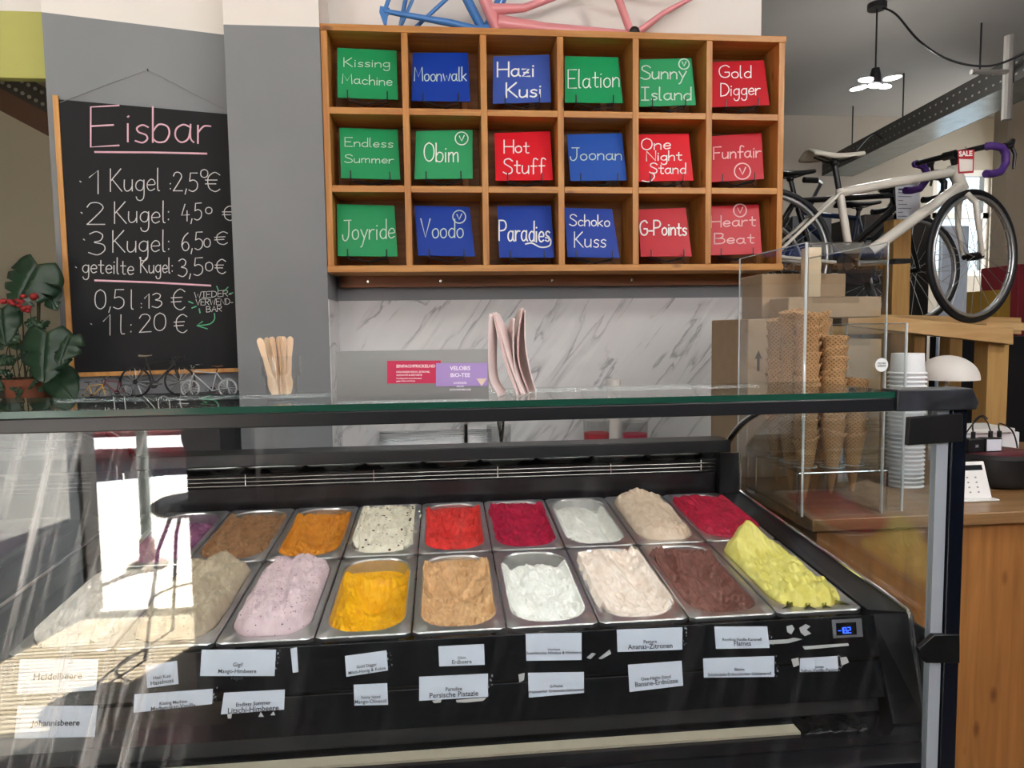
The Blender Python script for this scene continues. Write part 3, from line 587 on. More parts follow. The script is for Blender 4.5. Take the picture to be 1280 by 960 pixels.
# bicycle frames lying on top of the shelf
def tubes(parent, name, mt, segs, smooth=40, n=14):
    mb = MB()
    for pts, r in segs: mb.tube(pts, r, n)
    return mb.build(name, mt, parent, smooth=smooth)
BLUEF = plain('frame_blue', '#3a78bd', 0.3, coat=0.6); PINKF = plain('frame_pink', '#e08f93', 0.28, coat=0.6)
def g(x, y, Y=2.93): return at(x, y, Y)
bf = thing('bicycle_frame', g(560, 33), 'bright blue bare bicycle frame on top of the shelf', 'bicycle frame')
bbp = Vector((g(606, 29).x, 2.93, ZT+.025+.024))
do = [Vector((g(482, 17).x, 2.93+s*.062, ZT+.025+.075)) for s in (-1, 1)]
seat = bbp+(g(590, -8)-g(611, 33)).normalized()*.52
do[1] = do[1]+Vector((.05, .0, -.02))
for s in (0, 1):
    tubes(bf, 'chainstay', BLUEF, [([bbp+Vector((-.02, (s*2-1)*.03, .0)), bbp.lerp(do[s], .35)+Vector((0, (s*2-1)*.012, .008)), do[s]], [.017, .014, .009])])
    tubes(bf, 'seatstay', BLUEF, [([do[s], do[s].lerp(seat, .5)+Vector((0, (s*2-1)*.01, 0)), seat+Vector((0, (s*2-1)*.025, 0))], [.008, .010, .011])])
    MB().prism([do[s]+Vector(v) for v in ((-.016, -.003, .018), (-.02, -.003, -.005), (-.004, -.003, -.05), (.006, -.003, -.055), (.012, -.003, -.02), (.022, -.003, .0), (.02, -.003, .012))], (0, .006, 0)).build('dropout', BLUEF, bf)
tubes(bf, 'seat_tube', BLUEF, [([bbp, seat], .019)]); tubes(bf, 'bottom_bracket_shell', BLUEF, [([bbp-Vector((0, .036, 0)), bbp+Vector((0, .036, 0))], .023)])
hd = bbp+Vector((.30, .02, .62)); tubes(bf, 'down_tube', BLUEF, [([bbp, hd], .021)]); tubes(bf, 'top_tube', BLUEF, [([seat-Vector((0, 0, .04)), hd+Vector((-.03, 0, .1))], .016)])
pa, pb = g(560, -3), g(507, 31)
tubes(bf, 'brace', BLUEF, [([pa, Vector((pb.x, 2.93, ZT+.033))], .008), ([g(520, -10, 2.95), Vector((g(494, 30, 2.95).x, 2.95, ZT+.033))], .007)])
pf = thing('bicycle_frame', g(720, 38), 'pale pink bare bicycle frame on top of the shelf', 'bicycle frame')
pb = Vector((g(790, 35, 2.90).x, 2.90, ZT+.025+.022)); pdn = g(624, 20, 2.90)
ht, hb = g(600, -14, 2.90), Vector((g(623, 33, 2.90).x, 2.90, ZT+.025+.026))
tubes(pf, 'head_tube', PINKF, [([ht, hb], [.024, .026])])
tubes(pf, 'down_tube', PINKF, [([hb.lerp(ht, .18)+Vector((.01, 0, 0)), hb.lerp(pb, .35)+Vector((0, 0, .012)), pb], [.034, .026, .019])])
tubes(pf, 'top_tube', PINKF, [([hb.lerp(ht, .5), g(655, 10, 2.90), g(700, -6, 2.90), g(752, -24, 2.90)], [.024, .016, .013, .012])])
tubes(pf, 'seat_tube', PINKF, [([pb, g(770, -10, 2.90), g(752, -40, 2.90)], .016)])
for s in (-1, 1):
    tubes(pf, 'chainstay', PINKF, [([pb+Vector((.015, s*.022, .004)), g(830, 16, 2.90+s*.03), g(875, -8, 2.90+s*.06)], [.013, .011, .008])])
    tubes(pf, 'seatstay', PINKF, [([g(754, -36, 2.90+s*.02), g(875, -8, 2.90+s*.06)], .007)])
tubes(pf, 'bottom_bracket_shell', PINKF, [([pb-Vector((0, .036, 0)), pb+Vector((0, .036, 0))], .0225)])
MB().lathe([(.0, .0), (.014, .0), (.017, .004), (.021, .004), (.021, -.002)], pb-Vector((0, .037, 0)), 20, Matrix.Rotation(R(90), 3, 'X')).build('bearing_cup', plain('bearing_dark', '#33302e', 0.3, 0.8), pf)

# ------------------------------------------------------------------ blackboard on the angled wall
A0 = Vector((-1.397, 2.774, 0)); AB = (Vector((-.816, 2.93, 0))-A0).normalized(); AN = Vector((AB.y, -AB.x, 0))
def onw(x, y, off=0.0): return onplane(x, y, A0+AN*off, AN)
bl = onw(66, 124, .02); zt, zb = 2.330, 1.345
def bw(s, z, off): return Vector((bl.x, bl.y, 0))-AN*.02+AB*s+AN*off+Vector((0, 0, z))
bbd = thing('chalkboard', bw(.35, zb, .02), 'large black price chalkboard headed "Eisbar" hanging on the grey wall', 'chalkboard')
def rail_(a, b, z0, z1, nm, d0=.002, d1=.026):
    MB().hexa([bw(a, z0, d1), bw(b, z0, d1), bw(b, z0, d0), bw(a, z0, d0), bw(a, z1, d1), bw(b, z1, d1), bw(b, z1, d0), bw(a, z1, d0)]).build(nm, wood('frame_oak', '#b8813f', '#d39a55', 4, 'Z', 0.5, knots=False), bbd, bevel=.001)
BW = .80
rail_(0, .018, zb-.016, zt+.012, 'frame_side'); rail_(BW-.018, BW, zb-.016, zt, 'frame_side'); rail_(.018, BW-.018, zb-.016, zb, 'frame_bottom')
MB().hexa([bw(.018, zb, .018), bw(BW-.018, zb, .018), bw(BW-.018, zb, .004), bw(.018, zb, .004), bw(.018, zt, .018), bw(BW-.018, zt, .018), bw(BW-.018, zt, .004), bw(.018, zt, .004)]).build('slate', plain('slate_black', '#111114', 0.8, vary=0.1, bscale=3), bbd)
nail = onw(185, 88, .004)
MB().tube([bw(.02, zt-.012, .02), nail+AN*.006, bw(BW-.13, zt-.03, .02)], .0012, 5).build('hanging_wire', plain('wire_grey', '#8a8885', 0.5, 0.5), bbd)
MB().tube([nail-AN*.003, nail+AN*.012], .003, 8).build('nail', plain('nail_dark', '#444240', 0.4, 0.7), bbd)
pw = lambda x, y: onplane(x, y, A0+AN*.0185, AN)
white = []
for a in [('1',112,124,242,242,29),('Kugel',138,200,239,238,28),(':',212,214,238,238,18),('2,5',217,247,239,239,23),('0',251,260,222,222,10),('€',257,275,239,239,24),
  ('2',109,131,281,281,27),('Kugel:',143,212,279,278,27),('4,5',227,252,277,275,21),('0',257,265,267,267,8),('€',278,292,276,276,18),
  ('3',111,131,318,318,29),('Kugel:',141,212,315,314,27),('6,5',227,253,313,312,22),('0',255,263,309,309,11),('€',268,284,306,305,16),
  ('geteilte',103,167,341,343,20),('Kugel:',176,216,341,341,19),('3,5',223,253,346,344,22),('0',257,266,339,339,11),('€',269,282,342,342,18),
  ('0,5',119,155,386,386,24),('l',164,167,386,386,24),(':',176,178,386,386,14),('13',181,202,385,384,18),('€',214,231,388,387,26),
  ('1',129,138,420,419,26),('l:',150,166,418,417,24),('20',174,207,415,413,22),('€',218,234,417,416,23)]: white += handwrite(*a)
CHG = plain('chalk_grey', '#d9d9d6', 0.85)
for x, y in ((100.5, 227), (102, 266), (105, 299.5), (95, 334), (114, 405)): white.append([(x-.6, y-.5), (x+.6, y+.5)])
lines_ = {}
for s_ in white:
    my = sum(q[1] for q in s_)/len(s_); k = min(range(6), key=lambda i: abs((228, 266, 301, 335, 374, 407)[i]-my)); lines_.setdefault(k, []).append(s_)
for k in sorted(lines_): chalk(lines_[k], pw, .0033, AN).build('price_line', CHG, bbd, smooth=0)
small = []
for a in [('WIEDER-',243,289,373,370,7.5),('VERWEND-',245,291,381.5,380.5,7.5),('BAR',258,277,390,389,7)]: small += handwrite(*a)
chalk(small, pw, .0022, AN).build('chalk_note', plain('chalk_grey', '#d9d9d6', 0.85), bbd, smooth=0)
CHPK = plain('chalk_pink', '#e3b6c4', 0.85); CHGR = plain('chalk_green', '#5fb987', 0.85)
chalk(handwrite('E', 113, 148, 183, 181, 50)+handwrite('isbar', 158, 263, 178, 178, 44), pw, .0058, AN).build('chalk_heading', CHPK, bbd, smooth=0)
for s_ in ([(119, 190), (190, 190.5), (258, 192)], [(119, 350.5), (190, 353), (263, 357)]): chalk([s_], pw, .0068, AN).build('chalk_underline', CHPK, bbd, smooth=0)
chalk([_smooth([(268, 392), (268, 399), (262, 405), (247, 407)]), [(253, 402), (246, 407), (259, 411)]], pw, .0042, AN).build('chalk_arrow', CHGR, bbd, smooth=0)
for s_ in ([(271, 358), (273, 363)], [(280, 364), (285, 359)], [(236, 377), (241, 379)], [(240, 385), (245, 383)], [(249, 386), (250, 391)], [(287, 367), (291, 366)]): chalk([s_], pw, .0042, AN).build('chalk_tick', CHGR, bbd, smooth=0)

# ledge under the board, stair steel beyond the opening
struct(MB().prism([(-3.2, 2.50, 1.225), (-.785, 2.50, 1.225), (-.785, 2.92, 1.225), (-1.40, 2.765, 1.225), (-3.2, 2.765, 1.225)], (0, 0, .03)).build('trim_2', plain('black_ledge', '#1e1e20', 0.4), smooth=0))
struct(MB().bx(-3.2, -.785, 2.56, 2.74, 0, 1.225).build('wall_ledge', plain('ledge_dark', '#2b2b2d', 0.7)))
sb = thing('stair_beam', at(20, 120, 4.0), 'brown perforated steel stair beam above the side doorway', 'beam')
p0, p1 = at(-60, 78, 4.0), at(75, 150, 4.0); dz = Vector((0, 0, .13))
mb = MB(); mb.hexa([p0, p1, p1+Vector((0, .05, 0)), p0+Vector((0, .05, 0)), p0+dz, p1+dz, p1+dz+Vector((0, .05, 0)), p0+dz+Vector((0, .05, 0))]); mb.build('web', plain('beam_dark', '#4a463f', 0.6, 0.3), sb)
mb = MB()
for k in range(16):
    for r_ in (.035, .095):
        p = p0.lerp(p1, (k+.5)/16)+Vector((0, -.002, r_)); mb.lathe([(0, 0), (.010, 0), (.010, .003), (0, .003)], p, 8, Matrix.Rotation(R(90), 3, 'X'))
mb.build('hole_row', plain('hole_light', '#9c958a', 0.7), sb)
MB().hexa([p0-dz*.9, p1-dz*.9, p1-dz*.9+Vector((0, .5, 0)), p0-dz*.9+Vector((0, .5, 0)), p0, p1, p1+Vector((0, .5, 0)), p0+Vector((0, .5, 0))]).build('tread_underside', plain('beam_brown', '#6e4f3d', 0.7, 0.2), sb)

# ------------------------------------------------------------------ ice cream case
TILT = .0863; TX0, TY0, TZ0, PW, PL = -.4038, 1.2366, .945, .17, .358
ct, st_ = math.cos(TILT), math.sin(TILT)
dc = thing('display_case', (0, 1.5, 0), 'long black glass-fronted ice cream display case with flat glass top', 'display case')
INNER = plain('case_inner_black', '#101115', 0.3)
MB().bx(-.92, .739, 1.0955, 1.335, 1.361, 1.371).build('top_glass', clear('top_glass', (.93, .97, .95, 1)), dc, smooth=0)
MB().bx(-.92, .739, 1.0935, 1.0955, 1.361, 1.371).build('top_glass_edge', plain('glass_edge_green', '#1d4a3c', 0.15), dc)
MB().bx(-.93, .738, 1.093, 1.128, 1.3385, 1.3605).build('top_frame', BLACKM, dc, bevel=.002)
capm = wood('black_grained_plastic', '#101115', '#3b3e44', 2.0, 'Y', 0.35, knots=False)
MB().prism([(.7395, 1.088, 1.3385), (.880, 1.088, 1.3385), (.884, 1.088, 1.350), (.872, 1.088, 1.374), (.7395, 1.088, 1.374)], (0, .045, 0)).build('corner_cap', capm, dc, bevel=.002)
MB().bx(-.845, .8215, 1.1075, 1.1125, .72, 1.3385).build('front_glass', clear('front_glass', (.97, .98, .98, 1), .045, smear=.55), dc, smooth=0)
MB().bx(.8215, .8425, 1.103, 1.117, .70, 1.3385).build('glass_edge_trim', plain('trim_grey', '#9aa2aa', 0.4), dc)
for s in (1, -1):
    a, b = sorted((s*.8445, s*.872))
    MB().bx(a, b, 1.098, 1.128, .06, 1.3385).build('corner_post', plain('post_blue_black', '#0b0f1a', 0.25), dc, bevel=.002)
    poly = [(1.128, .70), (1.128, 1.338), (1.40, 1.338), (1.55, 1.325), (1.70, 1.285), (1.83, 1.225), (1.95, 1.135), (1.95, .985), (1.2, .93), (1.15, .75)]
    MB().prism([(s*.863, y, z) for y, z in poly][::s], (s*.005, 0, 0)).build('side_glass', clear('side_glass', (.93, .95, .95, 1), .09), dc, smooth=0)
    MB().tube([(s*.85, y, z) for y, z in _smooth([(2.06, 1.12), (1.95, 1.20), (1.80, 1.262), (1.62, 1.315), (1.40, 1.342)])], .009, 10).build('curved_arm', CHROME, dc)
    MB().tube([(s*.852, 1.957, 1.115), (s*.852, 1.955, 1.004), (s*.852, 1.206, .951), (s*.852, 1.198, .944), (s*.852, 1.149, .772)], .0045, 8).build('chrome_rail', CHROME, dc)
    o1 = [(s*.79, 1.2325, .944), (s*.85, 1.204, .948), (s*.85, 1.952, 1.000), (s*.79, 1.952, 1.004)]
    o2 = [(s*.79, 1.222, .940), (s*.79, 1.147, .768), (s*.85, 1.147, .768), (s*.85, 1.203, .946)]
    if s < 0: o1 = o1[::-1]; o2 = o2[::-1]
    mb = MB(); mb.slab(o1, .01); mb.slab(o2, .01); mb.bx(*sorted((s*.855, s*.8625)), 1.135, 2.0, .70, .93)
    mb.bx(*sorted((s*.79, s*.848)), 1.957, 1.97, .99, 1.118)
    mb.build('side_liner', INNER, dc)
    y0 = 1.098
mb = MB(); mb.bx(-.83, .83, 1.972, 2.06, 1.118, 1.153); mb.build('rear_frame', BLACKM, dc, bevel=.003)
MB().slab([(-.79, 1.986, 1.098), (.79, 1.986, 1.098), (.79, 1.974, 1.1175), (-.79, 1.974, 1.1175)], .003).build('mirror_strip', plain('mirror_steel', (.8, .8, .8), .06, 1.0), dc)
mb = MB()
for z in (1.094, 1.083, 1.072, 1.061): mb.tube([(-.79, 1.996, z), (.79, 1.996, z)], .0016, 6)
for x in (-.55, -.2, .15, .48, .75): mb.tube([(x, 1.998, 1.058), (x, 1.998, 1.098)], .0016, 6)
mb.build('air_grille', CHROME, dc)
MB().bx(-.82, .82, 2.03, 2.04, .96, 1.118).build('rear_wall', plain('rear_dark', '#1a1618', 0.35), dc)
MB().bx(-.79, .79, 1.99, 2.0, .985, 1.056).build('rear_lip', plain('rear_lip_dark', '#211d1f', 0.25), dc)
MB().bx(-.86, .86, 1.2, 2.05, .06, .75).build('case_body', BLACKM, dc)
MB().bx(-.86, .86, 1.1185, 1.40, .7515, .765).build('front_ledge', plain('ledge_dark_metal', '#15151a', 0.22), dc)
MB().bx(-.86, .86, 1.1155, 1.199, .06, .7495).build('base_panel', plain('base_blue_black', '#0a0e17', 0.3), dc)
e0, e1 = atz(999, 916, .7655), atz(500, 951, .7655)
MB().bx(-.86, e0.x, 1.140, 1.166, .7655, .770).build('ledge_strip', plain('cream_strip', '#b8b09a', 0.5), dc)
mb = MB()
t0, t1 = e0.x+.004, atz(1086, 914, .766).x
def crumple(u, v):
    x = t0+(t1-t0)*u; y = 1.130+.05*v
    return Vector((x, y, .7725+.006*noise.noise(Vector((x*90, y*60, 2)))))
mb.sheet(crumple, 30, 14); mb.build('tape_patch', plain('black_tape', '#0c0c0e', 0.12), dc, smooth=60, solid=.004)
# fascia: two leaning bands with a groove
FB = (1.147-1.203)/(.768-.950)
def fy(z): return 1.203+(z-.950)*FB+.012
FP, FN = Vector((0, fy(.9), .9)), Vector((0, -1, FB)).normalized()
def band(z0, z1, d):
    return [(-.79, fy(z0)-d, z0), (.79, fy(z0)-d, z0), (.79, fy(z1)-d, z1), (-.79, fy(z1)-d, z1)]
MB().slab(band(.872, .942, .0), .02).build('fascia_upper', BLACKG, dc, bevel=.001)
MB().slab(band(.806, .866, .0), .02).build('fascia_lower', BLACKG, dc, bevel=.001)
MB().slab(band(.77, .872, -.03), .01).build('fascia_recess', plain('recess_black', '#08080a', 0.5), dc)
ls = MB().bx(-.80, .72, 1.1295, 1.140, 1.3500, 1.3600).build('added_glow_strip', plain('added_strip_glow', '#ffffff', .4, emit=('#f4f8ff', 2.0)), dc)  # glowing strip and the fill lamp after it, both added to brighten the ice cream
lamp('added_case_fill', 'AREA', (-.04, 1.145, 1.348), 2.6, target=(-.04, 1.50, .98), color=(.95, .98, 1.0), size=1.5, size_y=.012)
TS = plain('tape_residue', '#b4b7b6', 0.4)
for k, poly in enumerate(([(947, 801), (985, 799), (992, 797), (1003, 799), (985, 804), (949, 806)], [(983, 783), (990, 781), (993, 786), (989, 793), (984, 790)], [(999, 785), (1007, 780), (1013, 783), (1008, 787), (1014, 792), (1006, 795), (1001, 791)],
    [(1003, 808), (1030, 806), (1060, 804), (1061, 807), (1030, 810), (1006, 812)], [(989, 824), (998, 822), (999, 831), (992, 834)], [(1050, 822), (1058, 821), (1061, 828), (1052, 832)], [(540, 876), (552, 874), (551, 878), (543, 879)], [(570, 875), (590, 873), (608, 872), (604, 876), (584, 878), (571, 878)],
    [(323, 896), (326, 890), (330, 896)], [(338, 894), (342, 889), (344, 894)], [(284, 893), (290, 892), (289, 898), (285, 898)], [(733, 822), (740, 816), (745, 817), (738, 824)], [(748, 823), (762, 812), (764, 817), (752, 824)], [(648, 843), (656, 841), (655, 850), (649, 853)])):
    MB().prism([onplane(x, y, FP+FN*.0004, FN) for x, y in poly], FN*.0004).build('tape_scrap', TS, dc, smooth=0)
# hinges of the front glass
HM = plain('hinge_black', '#0a0a0b', 0.4)
def facing(pts, Y, th, nm):
    q = [at(x, y, Y) for x, y in pts]; MB().prism(q, (0, th, 0)).build(nm, HM, dc, bevel=.001)
facing([(1135, 557), (1204, 552), (1204, 517), (1137, 522)], 1.094, .010, 'hinge')
facing([(1158, 829), (1200, 829), (1200, 794), (1168, 794), (1149, 811), (1151, 820)], 1.094, .010, 'hinge')
# temperature display
dq = [onplane(x, y, FP+FN*.002, FN) for x, y in ((1042, 798), (1079, 796), (1077, 773), (1040, 775))]
MB().slab(dq, .006).build('display_bezel', plain('bezel_grey', '#5d6064', 0.5), dc, bevel=.0008)
dq2 = [onplane(x, y, FP+FN*.0028, FN) for x, y in ((1046, 794.5), (1071, 793), (1070, 777.5), (1045, 779))]
disp = MB().slab(dq2, .002).build('display_screen', plain('screen_black', '#05060a', 0.2), dc)
ux = (dq2[1]-dq2[0]).normalized(); uy = FN.cross(ux).normalized()
SEG = {'1': 'bc', '8': 'abcdefg', '2': 'abged'}
sg = MB(); h = .0095; wd = .0052
def seg(ox, ch):
    pt = {'a': ((0, 2), (1, 2)), 'b': ((1, 2), (1, 1)), 'c': ((1, 1), (1, 0)), 'd': ((0, 0), (1, 0)), 'e': ((0, 0), (0, 1)), 'f': ((0, 1), (0, 2)), 'g': ((0, 1), (1, 1))}
    for c in SEG[ch]:
        (a, b), (c_, d) = pt[c]
        P = lambda i, j: dq2[0]+ux*(ox+i*wd)+uy*(.0035+j*h/2)+FN*.0004
        sg.ribbon([P(a, b), P(c_, d)], .0012, FN, .0004)
for ox, ch in ((.0075, '1'), (.0145, '8'), (.0225, '2')): seg(ox, ch)
sg.ribbon([dq2[0]+ux*.004+uy*.0082+FN*.0004, dq2[0]+ux*.0085+uy*.0082+FN*.0004], .0012, FN, .0004)
sg.ribbon([dq2[0]+ux*.0208+uy*.0035+FN*.0004, dq2[0]+ux*.0214+uy*.0035+FN*.0004], .0012, FN, .0004)
sg.build('display_digits', plain('led_blue', '#2a5cff', 0.5, emit=('#2a55ff', 3.0)), disp, smooth=0)

# ------------------------------------------------------------------ pans and ice cream
HA, HB, RAD, CX, CY = .0695, .159, .055, .0835, .178
def rr_dist(dx, dy, a, b, r):
    """distance from the centre to a rounded rectangle along a direction"""
    l = math.hypot(dx, dy); dx, dy = abs(dx)/l, abs(dy)/l
    t = min(a/dx if dx > 1e-9 else 9e9, b/dy if dy > 1e-9 else 9e9)
    x, y = dx*t, dy*t
    if x > a-r and y > b-r:
        cx, cy = a-r, b-r; B = dx*cx+dy*cy; C = cx*cx+cy*cy-r*r
        t = B+math.sqrt(max(0, B*B-C))
    return t
mb = MB(); n = 96
rings = []
def ring(fn): b = len(mb.v); mb.v += [Vector(fn(2*math.pi*j/n)) for j in range(n)]; rings.append(b)
def outer(a, z, g):
    dx, dy = math.cos(a), math.sin(a); ox, oy = .0835-g, .176-g
    t = rr_dist(dx, dy, ox, oy, .006); return (.0835+dx*t, .176+dy*t, z)
def inner(a, z, g):
    dx, dy = math.cos(a), math.sin(a); t = rr_dist(dx, dy, HA-g, HB-g, max(.02, RAD-g)); return (CX+dx*t, CY+dy*t, z)
for fn in (lambda a: outer(a, -.009, 0), lambda a: outer(a, -.002, 0), lambda a: outer(a, 0, .002), lambda a: inner(a, 0, -.003), lambda a: inner(a, -.003, 0), lambda a: inner(a, -.06, .004), lambda a: inner(a, -.115, .008), lambda a: inner(a, -.12, .03)): ring(fn)
for a, b in zip(rings, rings[1:]):
    for j in range(n): mb.f.append([a+j, a+(j+1) % n, b+(j+1) % n, b+j]); mb.mi.append(0)
mb.f.append([rings[-1]+j for j in range(n)]); mb.mi.append(0)
pan0 = mb.build('ice_cream_pan', plain('pan_steel', (.66, .66, .67), 0.30, .96, vary=.06, bscale=60, bump=.06), smooth=40)
def gs(u, v, cx, cy, rx, ry, an=0):
    x, y = u-cx, (v-cy)*2.2; c, s = math.cos(an), math.sin(an)
    X, Y = (x*c+y*s)/rx, (-x*s+y*c)/ry; return math.exp(-(X*X+Y*Y))
def ss(e0, e1, x): t = max(0, min(1, (x-e0)/(e1-e0))); return t*t*(3-2*t)
FL = {
 ('f', -2): (('#cfc7ba', None, None), lambda u, v: -.004+.012*(1-u*u), .004, 'pale vanilla coloured ice cream'),
 ('f', -1): (('#b5a68e', '#9d8f78', '#5d5245', 140, .12), lambda u, v: .014+.020*(1-u*u)+.006*math.sin((u*1.2-v*1.2)*5.5), .003, 'heaped greyish beige ice cream with long grooves'),
 ('f', 0): (('#d9c2c4', '#c6aeb2', '#3f282e', 120, .15), lambda u, v: .010+.022*(1-u*u)*(1-.5*v**4)-.010*gs(u, v, .05, 0, .13, 2.4, .12)-.007*gs(u, v, -.5, -.1, .12, 1.4, .1), .003, 'heaped pale pink ice cream flecked with dark seeds'),
 ('f', 1): (('#eeb00a', '#dc9a04', None), lambda u, v: -.036+.014*ss(.2, .9, v)-.016*gs(u, v, 0, .15, .5, .55)+.010*gs(u, v, -.35, -.1, .10, .5, .5)+.012*gs(u, v, -.75, -.2, .2, 2.2)+.008*gs(u, v, -.1, .62, .6, .16), .0035, 'hollowed bright mango yellow ice cream'),
 ('f', 2): (('#d0a678', '#b58a5b', None), lambda u, v: -.018+.010*ss(.3, .8, v)-.012*gs(u, v, .1, .05, .5, .7)+.009*gs(u, v, -.15, .55, .5, .12, .4)+.006*gs(u, v, .25, .15, .1, 1.0, -.5), .005, 'rough caramel brown ice cream'),
 ('f', 3): (('#f2f1ea', '#e4e3d9', '#84816c', 200, .14), lambda u, v: -.012-.018*ss(.55, .95, v)+.010*gs(u, v, -.1, .28, .18, .12)-.005*gs(u, v, .1, -.3, .6, .8), .004, 'white ice cream with fine vanilla specks'),
 ('f', 4): (('#efe1d3', '#e2cfbe', None), lambda u, v: -.006+.010*gs(u, v, -.3, .3, .5, .9)-.014*gs(u, v, .45, .0, .3, 1.6, .1)+.008*ss(.6, .95, v), .0045, 'creamy pale peach ice cream smoothed on its right side'),
 ('f', 5): (('#80554b', '#633c33', None), lambda u, v: -.022+.018*ss(.35, .95, v)*(1-.3*u)-.020*gs(u, v, .3, -.35, .4, .9)+.012*gs(u, v, -.1, .0, .3, .30, .4)-.012*gs(u, v, .1, .38, .4, .3)+.012*gs(u, v, -.75, .2, .25, 1.6), .006, 'scooped out dark chocolate ice cream'),
 ('f', 6): (('#e6dd80', '#d6ca62', None), lambda u, v: .004+.010*(1-u*u)*(1-v**6)+.052*gs(u, v, -.30, .70, .46, .42)**.75+.014*gs(u, v, -.12, .80, .22, .2)+.015*gs(u, v, .35, .55, .3, .3)+.012*gs(u, v, .35, -.10, .3, .16, .2)+(.005*(math.cos(u*13)+abs(math.cos((v+.68)*13)))*ss(-.30, -.42, v)), .0045, 'heaped lemon green ice cream with a tall scooped peak'),
 ('b', -2): (('#8e5a7c', '#774668', None), lambda u, v: -.022+.008*gs(u, v, -.2, .2, .6, .8), .004, 'purple berry ice cream'),
 ('b', -1): (('#9b7350', '#7d5938', None), lambda u, v: -.010-.012*gs(u, v, .1, -.1, .5, .9)+.006*gs(u, v, -.5, .3, .15, 1.5, .4), .004, 'light brown nut ice cream'),
 ('b', 0): (('#d58a2a', '#c0741a', None), lambda u, v: -.022+.010*ss(.2, .9, v)-.012*gs(u, v, .1, -.1, .5, .8)+.008*gs(u, v, -.6, 0, .2, 1.8), .004, 'glossy orange ice cream'),
 ('b', 1): (('#eee8d4', '#dfd7c0', '#3d2a1c', 62, .19), lambda u, v: .002+.006*(1-u*u)+.006*gs(u, v, -.2, .4, .5, .5)-.006*gs(u, v, .2, -.2, .4, .5), .003, 'cream coloured ice cream with dark chocolate flakes'),
 ('b', 2): (('#dc3a34', '#c72c2a', None), lambda u, v: -.020+.012*ss(.1, .8, v)-.010*gs(u, v, .05, -.05, .5, .5)+.006*gs(u, v, -.6, -.1, .2, 1.4), .0045, 'bright strawberry red ice cream'),
 ('b', 3): (('#b3173f', '#980e32', None), lambda u, v: -.012+.010*ss(.0, .9, v)-.006*gs(u, v, .2, -.2, .5, .8), .0035, 'deep raspberry red sorbet with a smooth front'),
 ('b', 4): (('#ecece5', '#e0e0d8', None), lambda u, v: -.020+.014*gs(u, v, -.3, .2, .5, 1.4)-.016*gs(u, v, .7, -.1, .2, 2.0)+.010*ss(-.75, -.95, v), .002, 'smooth white lemon sorbet with a groove along its right'),
 ('b', 5): (('#dcc8b2', '#cbb49b', None), lambda u, v: .008+.014*(1-u*u)+.011*gs(u, v, -.2, .75, .6, .3)-.008*gs(u, v, .1, .1, .14, 1.6, .25)+.006*gs(u, v, -.1, -.7, .5, .2), .0035, 'beige ice cream heaped above its rim'),
 ('b', 6): (('#c02545', '#a81736', '#5d0a1c', 130, .14), lambda u, v: -.004+.006*gs(u, v, -.3, .7, .5, .3)+.004*(1-u*u), .003, 'flat grainy raspberry pink sorbet'),
}
first = True
for (rw, i), (mt, hf, amp, lab) in FL.items():
    d0 = 0 if rw == 'f' else PL
    loc = Vector((TX0+i*PW, TY0+d0*ct, TZ0+d0*st_))
    pn = pan0 if first else pan0.copy()
    if not first: COL.objects.link(pn)
    first = False
    pn.location = loc; pn.rotation_euler = (TILT, 0, 0)
    tag(pn, 'steel pan holding the %s' % lab, 'pan', 'steel ice cream pans in the case')
    nu, nv = 80, 150; sd = hash((rw == 'f', i)) % 97
    def f(a, b):
        u, v = a*2-1, b*2-1; r = max(abs(u), abs(v)); h = hf(u, v)
        over = ss(.006, .02, h) * .004 if h > 0 else 0
        if r > 1e-6:
            dx, dy = u*HA, v*HB; l = math.hypot(dx, dy)
            rect = l/r; tgt = rr_dist(dx, dy, HA+over, HB+over, RAD)
            k = 1+(tgt/rect-1)*r**3; x, y = dx*k, dy*k
        else: x = y = 0
        p = Vector((x*32+sd, y*20, sd*1.7))
        h = hf(u, v); heap = h > .004
        dn = noise.fractal(p, 1.0, 2.1, 3)*amp*2.0 + abs(noise.noise(Vector((x*80+sd, y*36, 3))))*amp*1.5
        dn += (noise.ridged_multi_fractal(Vector((x*55+sd, y*26+x*22, sd)), .8, 2.2, 4, 1.0, 2.0)-.9)*amp*.9 - noise.noise(Vector((x*260, y*150, sd)))*amp*.35
        e = ss(1.0, .86, r)
        if not heap: h = h*1.35+.009; dn *= 1-.45*gs(u, v, .05, .05, .5, .8)
        z = h*(.25+.75*e if h > 0 else 1)+dn*(.12+.88*e)
        if not heap: z += .010*ss(.80, 1.0, abs(u))*ss(1.0, .8, abs(v))-.011*ss(.70, 1.0, v)
        z += .003*ss(.9, 1.0, r)*(not heap)
        if heap and r > .97: z -= .006*(r-.97)/.03
        return Vector((CX+x, CY+y, min(z, .09)))
    ic = MB().sheet(f, nu, nv)
    n0 = (nu+1)*(nv+1)
    o = ic.build('ice_cream', gelato('gelato_%s%d' % (rw, i), *mt), smooth=180)
    o.location = loc; o.rotation_euler = (TILT, 0, 0)
    md = o.modifiers.new('solid', 'SOLIDIFY'); md.thickness = .03; md.offset = -1
    tag(o, '%s in its steel pan, %s row' % (lab, 'front' if rw == 'f' else 'back'), 'ice cream', 'ice cream in the case')

